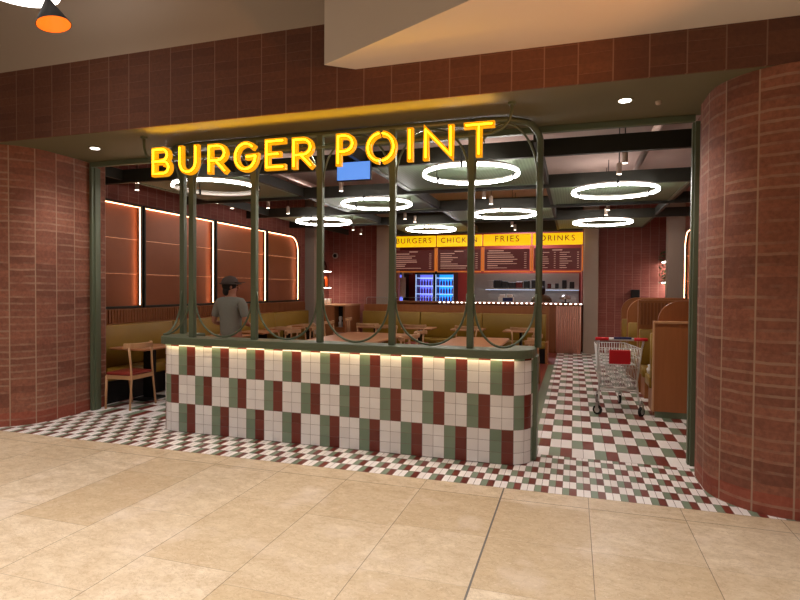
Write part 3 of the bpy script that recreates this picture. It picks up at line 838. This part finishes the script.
tag(B().box(1.37,1.57,14.86,15.0,1.34,1.62).build('wall_box', 'black', bevel=.01), 'black box on the far right brick wall above the booths', 'box')
B_ = None

# ------------------------------------------------------------------ booths at the right
def rounded_top(x0, x1, z1, r, z0=0, left=True):
    pts = [(x0, z0), (x1, z0), (x1, z1)]
    pts += [(x0+r-r*math.sin(math.radians(a)), z1-r+r*math.cos(math.radians(a))) for a in range(0, 91, 9)]
    return pts
t = thing('booth_bench', 'wooden booth nearest the shop front with a flat brown end panel and curved screen', 'booth', (1.6,7.9,0))
def bb(x0,x1,y0,y1,z0,z1,n,m,par,bev=0,rb=False):
    b = B(); (b.rbox if rb else b.box)(x0-1.6,x1-1.6,y0-7.9,y1-7.9,z0,z1); return b.build(n, m, par, smooth=rb, bevel=bev)
bb(.98,2.29,7.55,7.64,.08,1.19,'front_panel','wood',t)
bb(.965,2.29,7.535,7.655,1.19,1.215,'top_trim','wood_light',t)
bb(.965,.98,7.54,7.65,.08,1.19,'edge_trim','wood_light',t)
bb(1.0,2.29,7.57,7.64,0,.08,'kick_plate','green_tile',t)
pp = rounded_top(1.03, 2.28, 1.47, .26)
B().prism_y([(x-1.6, z) for x, z in pp], 7.66-7.9, 7.72-7.9).build('curved_screen', 'wood_dark', t)
bb(.96,2.28,7.72,7.85,.46,1.05,'back_cushion','yellow',t,0,True)
bb(.96,2.28,7.85,8.3,.32,.46,'seat_cushion','yellow',t,0,True)
bb(1.0,2.28,7.72,8.25,0,.32,'plinth','wood',t)
def booth_row(y, lb, rounded):
    t = thing('booth_bench', lb, 'booth', (1.62,y,0)); X0, X1, zt = -.65, .58, 1.45
    pts = rounded_top(X0, X1, zt, .30) if rounded else [(X0,0),(X1,0),(X1,zt),(X0,zt)]
    B().prism_y(pts, -.05, .05).build('partition', 'wood', t, bevel=.006)
    sl = B(); k = X0+(.3 if rounded else .03)
    while k < X1-.04: sl.box(k, k+.03, -.065, -.05, 1.07, zt-.04); k += .05
    sl.build('ribbed_cap', 'wood_dark', t)
    for s in (-1, 1):
        B().rbox(X0+.01, X1, *sorted((s*.068, s*.19)), .46, 1.0, .025).build('back_cushion', 'yellow', t, True)
        B().rbox(X0+.01, X1, *sorted((s*.192, s*.62)), .32, .46, .03).build('seat_cushion', 'yellow', t, True)
        B().box(X0+.05, X1, *sorted((s*.052, s*.55)), 0, .32).build('plinth', 'wood', t)
    return t
booth_row(9.4, 'wooden double booth with yellow cushions and square ribbed back behind the nearest booth', False)
booth_row(11.2, 'wooden double booth with rounded corner and yellow cushions, middle of the booth row', True)
booth_row(12.6, 'wooden booth with rounded corner farthest along the booth row below the black wall box', True)
tag(B().lathe([(.03,0),(.075,.02),(.085,.07),(.06,.1),(.07,.13),(.03,.12)], (1.04,8.14,.462), 9).build('paper_bag', 'paper', smooth=True), 'crumpled white paper bag on the booth seat beside the trolley', 'bag')

# ------------------------------------------------------------------ shopping trolley
t = thing('shopping_trolley', 'wire shopping trolley with red handle and red child seat standing in the aisle', 'trolley', (.55,7.75,0), .1)
b = B(); zb, zt_ = .36, .86
# basket: near (rear) end at y=-.2 wide .50/.42, far end at y=.62 narrower
def bp(u, v, z):   # u across -1..1, v along 0..1
    k = (z-zb)/(zt_-zb); w = (.21+.05*k)*(1-.22*v); y = -.18+v*(.70+.1*k)
    return (u*w, y-.03*k, z+.06*v*(1-k))
for i in range(13):
    u = -1+2*i/12
    b.tube([bp(u,0,zt_), bp(u,0,zb), bp(u,1,zb), bp(u,1,zt_)], .0045, 5)
for i in range(1, 11):
    v = i/11
    b.tube([bp(-1,v,zt_), bp(-1,v,zb), bp(1,v,zb), bp(1,v,zt_)], .0045, 5)
for z in (zb, zb+.08, zb+.25, zb+.38, zt_):
    r_ = .0055 if z in (zb, zt_) else .0035
    b.tube([bp(-1,0,z), bp(1,0,z), bp(1,1,z), bp(-1,1,z)], r_, 5, True)
b.build('wire_basket', 'chrome', t, True)
b = B()
for s in (-1, 1):
    b.tube([(s*.27,-.30,.98),(s*.265,-.2,.86),(s*.23,-.12,.42),(s*.24,-.16,.22),(s*.25,-.2,.17)], .013, 8)
    b.tube([(s*.235,-.15,.3),(s*.19,.2,.25),(s*.15,.55,.2),(s*.15,.58,.17)], .013, 8)
b.tube([(-.235,-.13,.33),(.235,-.13,.33)], .01, 6); b.tube([(-.15,.55,.2),(.15,.55,.2)], .01, 6); b.tube([(-.19,.2,.25),(.19,.2,.25)], .01, 6)
b.build('frame', 'chrome', t, True)
hd = B().tube([(-.15,-.30,.985),(.15,-.30,.985)], .019, 10).build('handle', 'white_plastic', t, True)
for s in (-1, 1): B().tube([(s*.15,-.30,.985),(s*.31,-.30,.985)], .021, 10).build('handle_grip', 'red_plastic', t, True)
B().box(-.09,.12,-.325,-.29,.985,1.012).build('coin_lock', 'blue_plastic', t, bevel=.006)
B().rbox(-.13,.13,-.235,-.215,.66,.84,.01).build('child_seat_flap', 'red_plastic', t)
B().box(-.2,.2,-.2,.02,.645,.652).build('child_seat', 'chrome', t)
def castor(x, y, rz):
    w = B().tube([(-.014,0,.06),(.014,0,.06)], .06, 18).xf(Matrix.Translation((x,y,0)) @ Matrix.Rotation(rz,4,'Z')).build('wheel', 'rubber', t)
    B().tube([(-.016,0,.06),(.016,0,.06)], .036, 14).xf(Matrix.Translation((x,y,0)) @ Matrix.Rotation(rz,4,'Z')).build('hub', 'steel', w)
    B().box(-.022,-.017,-.02,.02,.04,.14).box(.017,.022,-.02,.02,.04,.14).box(-.022,.022,-.022,.022,.135,.15).tube([(0,0,.15),(0,.01,.2)],.012,8).xf(Matrix.Translation((x,y,0)) @ Matrix.Rotation(rz,4,'Z')).build('castor_fork', 'steel', w)
castor(-.26,-.21,.9); castor(.27,-.21,-.7); castor(-.15,.58,.1); castor(.15,.58,.0)

# ------------------------------------------------------------------ serving counter, menus, kitchen
t = thing('serving_counter', 'wooden serving counter with a row of small lights along its lip', 'counter', (-2.35,14.5,0))
B().box(-2.5,1.95,-.0,.5,0,1.22).build('body', 'wood_dark', t)
b = B(); k = 1.96
while k < 2.54: b.tube([(k,-.0,0.01),(k,-.0,1.2)], .026, 8); k += .055
b.build('ribbed_pink_tile', 'brick_pink' if 'brick_pink' in M else plain('pink_ribbed_tile', (226,164,142), .4), t, True)
B().box(1.95,2.55,.0,.5,0,1.22).build('end_body', 'wood_dark', t)
B().box(-2.5,2.56,-.06,.55,1.22,1.265).build('countertop', 'wood', t, bevel=.006)
b = B(); k = -1.1
while k < 2.52: b.rbox(k, k+.05, -.075, -.06, 1.235, 1.26, .006); k += .12
b.build('small_light_row', 'lamp_white', t)
mw = 1.245
names = ['BURGERS','CHICKEN','FRIES','DRINKS']
for i in range(4):
    x0 = -4.80+i*(mw+.012); cx = x0+mw/2
    t = thing('menu_board', 'menu board headed %s in a yellow lit panel' % names[i], 'menu board', (cx,14.45,2.05))
    B().box(-mw/2+.015, mw/2-.015, 0, .08, .69, .985).build('header_panel', 'menu_yellow', t, bevel=.004)
    cu = bpy.data.curves.new('txt', 'FONT'); cu.body = names[i]; cu.size = (.2,.19,.22,.2)[i]; cu.align_x = 'CENTER'; cu.extrude = .002; cu.space_character = 1.3
    ob = bpy.data.objects.new('txt', cu); C.objects.link(ob); bpy.context.view_layer.update()
    me = bpy.data.meshes.new_from_object(ob.evaluated_get(bpy.context.evaluated_depsgraph_get())); bpy.data.objects.remove(ob)
    me.materials.clear(); me.materials.append(M['menu_black'])
    lo_ = bpy.data.objects.new('lettering', me); C.objects.link(lo_); lo_.parent = t; lo_.rotation_euler = (PI/2,0,0); lo_.location = (0,-.004,.79)
    B().box(-mw/2+.05, mw/2-.05, .02, .06, .06, .6).build('board', 'menu_board', t)
    fr = B().box(-mw/2, -mw/2+.035, .0, .07, .03, .66).box(mw/2-.035, mw/2, .0, .07, .03, .66).box(-mw/2+.035, mw/2-.035, .0, .05, .0, .03)
    fr.build('frame', 'amber', t)
    tx = B(); rnd = random.Random(i+3)
    tx.box(-.12+(.0 if i != 2 else -.35), .12+(.0 if i != 2 else -.2), .012, .02, .545, .57)
    for cc in ((0,),) if i != 3 else ((-1,), (1,)):
        for k in range(8):
            z = .49-k*.055
            wl = rnd.uniform(.25,.8)
            if i == 3:
                xs = cc[0]*.28-.22; tx.box(xs, xs+.1+.25*rnd.random(), .012, .02, z, z+.014); tx.box(cc[0]*.28+.2, cc[0]*.28+.24, .012, .02, z, z+.014)
            else:
                tx.box(-.5, -.5+wl, .012, .02, z, z+(.014 if k % 2 else .022)); tx.box(.44, .5, .012, .02, z, z+.014)
    tx.build('menu_lines', 'menu_text', t)

def fridge(x, lb, m, violet):
    t = thing('drinks_fridge', lb, 'fridge', (x,16.6,0)); 
    B().box(-.305,.305,.0,.6,0,.02).box(-.305,-.28,0,.6,.02,2.15).box(.28,.305,0,.6,.02,2.15).box(-.28,.28,.57,.6,.02,2.15).box(-.28,.28,0,.57,2.06,2.15).build('cabinet', 'black', t)
    B().box(-.28,.28,.55,.565,.1,2.05).build('backlight', m, t)
    B().box(-.28,-.268,.02,.04,.1,2.05).box(.268,.28,.02,.04,.1,2.05).build('edge_light', 'shelf_white', t)
    for k in range(5):
        z = .95+.25*k
        B().box(-.265,.265,.08,.5,z-.015,z).build('shelf', 'shelf_white', t)
    B().box(-.275,.275,-.012,-.004,.1,2.06).build('glass_door', 'glass', t)
    return t
fridge(-4.44, 'blue lit drinks fridge on the left behind the counter', 'fridge_violet', True)
fridge(-3.80, 'bright blue lit drinks fridge on the right behind the counter', 'fridge_blue', False)
fridge(-5.42, 'violet lit drinks fridge at the far left behind the hanging white cloth', 'fridge_violet', True)
bt = None; nn = 0
for fx in (-4.42, -3.80):
    for k in range(4):
        for j in range(6):
            z = .95+.25*k
            if bt is None:
                bt = B().lathe([(.03,0),(.034,.01),(.034,.12),(.014,.17),(.014,.2)], n=8).build('drink_bottle', 'bottle2', smooth=True); o = bt
            else:
                o = bt.copy(); C.objects.link(o)
            if (k+j) % 2 and o is not bt: o.data = bt2.data if 'bt2' in globals() else o.data
            o.location = (fx-.22+j*.088, 16.75, z+.001)
            tag(o, 'small bottle standing in the %s blue drinks fridge' % ('left' if fx < -4 else 'right'), 'bottle', 'bottles in the %s drinks fridge' % ('left' if fx < -4 else 'right'))
t = thing('hanging_apron', 'white cloth hanging left of the drinks fridges', 'cloth', (-5.05,16.3,1.35))
b = B(); n = 9
pts = [(-.1+.2*k/n, .02*math.sin(k*1.9)) for k in range(n+1)]
b.prism(pts+[(x, y+.01) for x, y in pts[::-1]], 0, .6).prism([(-.03,0),(.03,0),(.03,.02),(-.03,.02)], .6, .75); b.build('cloth', 'paper', t)
B().tube([(0,-.01,.72),(0,1.08,.74)], .01, 6).build('hook_rail', 'steel', t)

# kitchen equipment
t = thing('kitchen_shelf', 'stainless steel shelf over the kitchen worktop', 'shelf', (-1.2,16.9,1.6))
B().box(-1.35,1.35,-.2,.2,.0,.04).build('shelf_board', 'steel', t); B().box(-1.35,1.35,-.19,-.18,-.012,0).build('strip_light', 'shelf_white', t)
for s in (-1, 1): B().box(s*1.3-.02, s*1.3+.02, .15,.42,-.06,.06).build('upright', 'steel', t)
rk = random.Random(5)
for i in range(12):
    w = rk.uniform(.06,.13); x = -2.4+i*.215
    m_ = rk.choice(['black','black','steel','dark_glass'])
    tag(B().rbox(x-w, x+w*.7, 16.8, 17.0, 1.642, 1.642+rk.uniform(.12,.26), .02).build('kitchen_container', m_), 'dark or steel container on the kitchen shelf, %s' % ('left half' if i < 6 else 'right half'), 'container', 'containers on the kitchen shelf, '+('left half' if i < 6 else 'right half'))
tag(B().box(-2.6,.15,16.7,17.38,0,1.0).build('kitchen_worktop', 'steel', bevel=.01), 'stainless steel worktop along the kitchen wall', 'worktop')
tag(B().box(-3.0,.15,17.34,17.385,1.003,2.1).build('splashback', 'steel'), 'grey steel splashback behind the kitchen worktop', 'splashback')
t = thing('counter_display', 'white box with blue print on the serving counter', 'box', (-1.7,14.75,1.265)); B().box(-.2,.2,-.08,.08,0,.14).build('box_body', 'white_plastic', t, bevel=.005); B().box(-.08,.18,-.083,-.08,.02,.12).build('printed_front', 'blue_plastic', t)
for x in (-1.8,-1.6): tag(B().rbox(x-.07,x+.07,14.68,14.82,1.405,1.475,.02).build('paper_tray', 'paper'), 'small white tray stacked on the printed box, '+('left' if x < -1.7 else 'right'), 'tray')
t = thing('heat_lamp', 'steel dome lamp on the serving counter beside the grey column', 'lamp', (-.2,14.8,1.265))
B().lathe([(.14,.1),(.12,.15),(.06,.2),(.015,.22)], n=18).build('dome', 'steel', t, True); B().lathe([(.1,0),(.1,.015),(.015,.02),(.015,.1)], n=14).build('base', 'black', t)
t = thing('glass_screen', 'low glass screen on top of the back bench', 'screen', (-3.9,12.80,1.22))
B().box(-1.0,1.0,-.006,.006,0,.17).build('pane', 'glass', t)
B().tube([(-1.0,0,0),(-1.0,0,.14),(-.97,0,.17),(.97,0,.17),(1.0,0,.14),(1.0,0,0)], .006, 6).build('rail', 'steel', t, True)

# ------------------------------------------------------------------ mall lamp
t = thing('cone_lamp', 'black cone lamp with glowing orange inside, tilted, by the painted wall above the shop', 'lamp', (-4.005,3.42,3.70))
cone = B(); n = 24; vs = []; 
prof = [(.015,.215),(.128,-.0),(.124,0.0),(.012,.2)]
for r_, z in prof:
    for k in range(n): vs.append((r_*math.cos(2*PI*k/n), r_*math.sin(2*PI*k/n), z))
RT = Matrix.Rotation(math.radians(-14),4,'Y') @ Matrix.Rotation(math.radians(3),4,'X')
o1 = B().add(vs[:2*n], [(k,(k+1) % n,n+(k+1) % n,n+k) for k in range(n)]+[tuple(range(n))]).xf(RT).build('shade', 'lamp_black', t, True)
B().add([tuple(Vector(v)*.985) for v in vs[2*n:]], [(k,(k+1) % n,n+(k+1) % n,n+k) for k in range(n)]+[tuple(range(n,2*n))]).xf(RT).build('inner_shade', 'lamp_orange', o1, True)
B().tube([tuple(RT @ Vector((0,0,.235))),(-.05,.0,.33),(-.05,0,1.9)], .008, 6).build('stem', 'lamp_black', t)
t = thing('ceiling_disc_light', 'bright white round lamp cut by the top left corner', 'ceiling light', (-4.40,3.40,4.02))
B().lathe([(.26,.0),(.32,.02),(.33,.07),(.02,.1)], n=32).build('diffuser', 'lamp_white', t, True); B().tube([(0,0,.1),(0,0,1.6)], .01, 6).build('stem', 'lamp_black', t)

# ------------------------------------------------------------------ people
def skin_mesh(name, verts, edges, radii, mat, parent, root=0, lv=2):
    me = bpy.data.meshes.new(name); me.from_pydata(verts, edges, []); ob = bpy.data.objects.new(name, me); C.objects.link(ob)
    s = ob.modifiers.new('s', 'SKIN'); s.use_smooth_shade = True
    for i, r in enumerate(radii):
        v = me.skin_vertices[0].data[i]; v.radius = r if isinstance(r, tuple) else (r, r); v.use_root = (i == root)
    ob.modifiers.new('d', 'SUBSURF').levels = lv
    bpy.context.view_layer.update()
    m2 = bpy.data.meshes.new_from_object(ob.evaluated_get(bpy.context.evaluated_depsgraph_get()))
    bpy.data.objects.remove(ob); m2.name = name
    for p in m2.polygons: p.use_smooth = True
    m2.materials.clear(); m2.materials.append(M[mat])
    o = bpy.data.objects.new(name, m2); C.objects.link(o); o.parent = parent; return o
def ellipsoid(b, c, r, n=16, m=10, zmin=-1, zmax=1):
    vs = []; fs = []
    for i in range(m+1):
        z = zmin+(zmax-zmin)*i/m; q = math.sqrt(max(0, 1-z*z))
        z = z
        for k in range(n): vs.append((c[0]+r[0]*q*math.cos(2*PI*k/n), c[1]+r[1]*q*math.sin(2*PI*k/n), c[2]+r[2]*z))
    for i in range(m):
        for k in range(n): fs.append((i*n+k, i*n+(k+1) % n, (i+1)*n+(k+1) % n, (i+1)*n+k))
    fs += [tuple(reversed(range(n))), tuple(m*n+k for k in range(n))]
    b.add(vs, fs)
def person(lb, loc, rz, shirt, cap=True, head_turn=0.0, sc=1.0, elb=.0):
    t = thing('person', lb, 'person', loc, rz); t.scale = (sc*1.07, sc, sc)
    V, Ed, Rd = [], [], []
    def add(p, r, par=None):
        V.append(p); Rd.append(r)
        if par is not None: Ed.append((par, len(V)-1))
        return len(V)-1
    pel = add((0,0,.95), (.15,.115)); ab = add((0,.0,1.10), (.14,.10), pel); chs = add((0,-.01,1.30), (.165,.11), ab); up = add((0,-.01,1.42), (.12,.085), chs)
    nk = add((0,0,1.50), .055, up); hd0 = add((0,.01,1.58), (.066,.08), nk); hd1 = add((0,.015,1.66), (.075,.092), hd0); hd2 = add((0,.01,1.73), (.055,.07), hd1)
    J = {}
    for s in (-1, 1):
        sh = add((s*.16,-.01,1.41), .06, up); sh2 = add((s*.205,-.01,1.37), .056, sh); el = add((s*(.275+elb),-.03,1.12), .040, sh2); wr = add((s*.19,.20,1.07), .027, el)
        pm = add((s*.17,.27,1.065), (.036,.018), wr)
        for k, (dx, ln) in enumerate(((-.030,.070),(-.010,.080),(.010,.074),(.030,.058))):
            a = add((s*.17+dx,.31,1.065), .010, pm); b_ = add((s*.17+dx,.31+ln*.55,1.058), .009, a); add((s*.17+dx,.31+ln*.9,1.035), .008, b_)
        a = add((s*.17-s*.035,.255,1.06), .011, pm); add((s*.17-s*.055,.295,1.05), .009, a)
        hp = add((s*.095,0,.88), .09, pel); kn = add((s*.11,.01,.50), .058, hp); an = add((s*.12,-.01,.10), .04, kn); add((s*.125,.06,.045), (.045,.035), an); add((s*.13,.16,.035), (.04,.028), len(V)-1)
        J[s] = (sh, sh2, el)
    skin_mesh('body', V, Ed, Rd, 'skin', t, pel)
    # shirt
    V2, E2, R2 = [], [], []
    def a2(p, r, par=None):
        V2.append(p); R2.append(r)
        if par is not None: E2.append((par, len(V2)-1))
        return len(V2)-1
    a = a2((0,0,.84), (.18,.14)); b_ = a2((0,0,1.08), (.168,.125), a); c_ = a2((0,-.01,1.30), (.19,.13), b_); d_ = a2((0,-.01,1.43), (.135,.10), c_); a2((0,0,1.485), (.068,.068), d_)
    for s in (-1, 1):
        e = a2((s*.165,-.01,1.415), .074, d_); g = a2((s*.21,-.01,1.365), .070, e); a2((s*(.26+elb*.8),-.025,1.18), .058, g)
    skin_mesh('tshirt', V2, E2, R2, shirt, t, 0)
    V3 = [(0,0,.95),(0,0,.86)]; R3 = [(.17,.13),(.15,.12)]; E3 = [(0,1)]
    for s in (-1, 1):
        i = len(V3); V3 += [(s*.1,0,.8),(s*.11,.01,.5),(s*.12,-.01,.08)]; R3 += [.098,.075,.065]; E3 += [(1,i),(i,i+1),(i+1,i+2)]
    skin_mesh('trousers', V3, E3, R3, 'trousers', t, 0)
    for s in (-1, 1):
        b = B(); b.rbox(s*.125-.05, s*.125+.05, -.09, .2, 0.0, .075, .04, 5); b.build('shoe', 'shoe', t, True)
    # head details
    hm = Matrix.Translation((0,0,0)) @ Matrix.Translation((0,.01,1.6)) @ Matrix.Rotation(head_turn,4,'Z') @ Matrix.Translation((0,-.01,-1.6))
    fc = B(); ellipsoid(fc, (0,.10,1.625), (.012,.02,.022), 8, 6)
    for s in (-1, 1): ellipsoid(fc, (s*.078,.0,1.635), (.01,.02,.032), 8, 6)
    fc.xf(hm).build('nose_and_ears', 'skin', t, True)
    ey = B()
    for s in (-1, 1): ellipsoid(ey, (s*.032,.088,1.655), (.012,.01,.007), 8, 6)
    ey.xf(hm).build('eyes', 'hair', t, True)
    mo = B(); ellipsoid(mo, (0,.088,1.585), (.024,.01,.007), 8, 6); mo.xf(hm).build('mouth', 'red_leather', t, True)
    hr = B(); ellipsoid(hr, (0,-.02,1.66), (.09,.10,.105), 18, 12, -.75, 1); ellipsoid(hr, (0,-.055,1.575), (.07,.055,.075), 14, 10)
    hr.xf(hm).build('hair', 'hair', t, True)
    if cap:
        cp = B(); ellipsoid(cp, (0,-.01,1.68), (.106,.12,.118), 22, 8, .05, 1); ellipsoid(cp, (0,.0,1.68), (.145,.16,.016), 22, 4)
        pts = [(.10*math.cos(math.radians(a)), -.01+.10*math.sin(math.radians(a))) for a in range(20,161,10)]
        out = [(.085*math.cos(math.radians(a)), .06+.135*math.sin(math.radians(a))) for a in range(160,19,-10)]
        cp.prism(pts+out, 1.695, 1.705)
        cp.xf(hm @ Matrix.Translation((0,0,.0))).build('cap', 'cap', t, True)
    return t
person('man in a grey t-shirt and cap, seen from behind, standing behind the half wall', (-4.645,6.75,0), -.1, 'tee', True, -.9, .985)
person('dark-haired person in khaki standing behind the serving counter', (-.86,15.9,0), .3, 'khaki', False, .4, .97)

# ------------------------------------------------------------------ lights
def area(name, loc, size, power, col, rot=(0,0,0), spread=PI):
    l = bpy.data.lights.new(name, 'AREA'); l.shape = 'DISK'; l.size = size; l.energy = power; l.color = s2l(col); l.spread = spread
    o = bpy.data.objects.new(name, l); C.objects.link(o); o.location = loc; o.rotation_euler = rot; return o
def spot(name, loc, power, col, ang=70, blend=.6, rot=(0,0,0), r=.05):
    l = bpy.data.lights.new(name, 'SPOT'); l.energy = power; l.color = s2l(col); l.spot_size = math.radians(ang); l.spot_blend = blend; l.shadow_soft_size = r
    o = bpy.data.objects.new(name, l); C.objects.link(o); o.location = loc; o.rotation_euler = rot; return o
for x, y in ((-5.2,1.6),(-2.6,1.2),(.2,1.0),(-4.2,-.6),(-.9,-.8),(1.8,-.2)):
    spot('mall_downlight', (x,y,5.5), 470, (255,249,244), 100, .85, (0,0,0), .15)
spot('mall_floor_light', (-4.6,3.1,5.5), 200, (255,248,240), 75, .9, (0,0,0), .15)
l_ = spot('bulkhead_warm_fill', (2.3,2.6,2.5), 260, (255,170,90), 50, 1.0)  # added off-camera spot without fixture, for the orange tint on the bulkhead
l_.rotation_euler = Vector((-.9-2.3, 3.95-2.6, 3.55-2.5)).to_track_quat('-Z', 'Y').to_euler()
for x, y in ((.389,4.985),(-1.449,5.2),(-2.439,5.2),(-5.258,5.008)):
    spot('soffit_light', (x,y,3.17), 55, (255,244,234), 125, .8, (0,0,0), .04)
for i, (x, y) in enumerate(spots):
    if i % 2 == 0 and x > -5.0: spot('shop_spot', (x,y,3.05), (75 if x > -.5 else 24), (255,238,218), 85, .7, (0,0,0), .03)
for x, y in ((.55,7.1),(-1.4,9.2),(-3.2,7.1),(.55,11.0),(-5.0,9.2)):
    area('ceiling_void_fill', (x, y, 3.26), .5, 5, (255,244,236), (PI,0,0))  # unseen lamps added above the panels to brighten the open ceiling
area('kitchen_light', (-1.5,16.3,3.6), 1.2, 110, (235,240,255))
l = bpy.data.lights.new('sign_glow', 'AREA'); l.shape = 'RECTANGLE'; l.size = 3.5; l.size_y = .03; l.energy = 6; l.color = s2l((255,190,20)); l.spread = 1.9
o = bpy.data.objects.new('sign_glow', l); C.objects.link(o); o.location = (-2.42, 4.685, 3.035); o.rotation_euler = (PI+.3, 0, 0)
w = bpy.data.worlds.new('world'); bpy.context.scene.world = w; w.use_nodes = True
w.node_tree.nodes['Background'].inputs[0].default_value = (*s2l((255,246,240)), 1); w.node_tree.nodes['Background'].inputs[1].default_value = .05
S = bpy.context.scene
S.view_settings.view_transform = 'Standard'; S.view_settings.look = 'None'; S.view_settings.gamma = 1; S.view_settings.exposure = 0
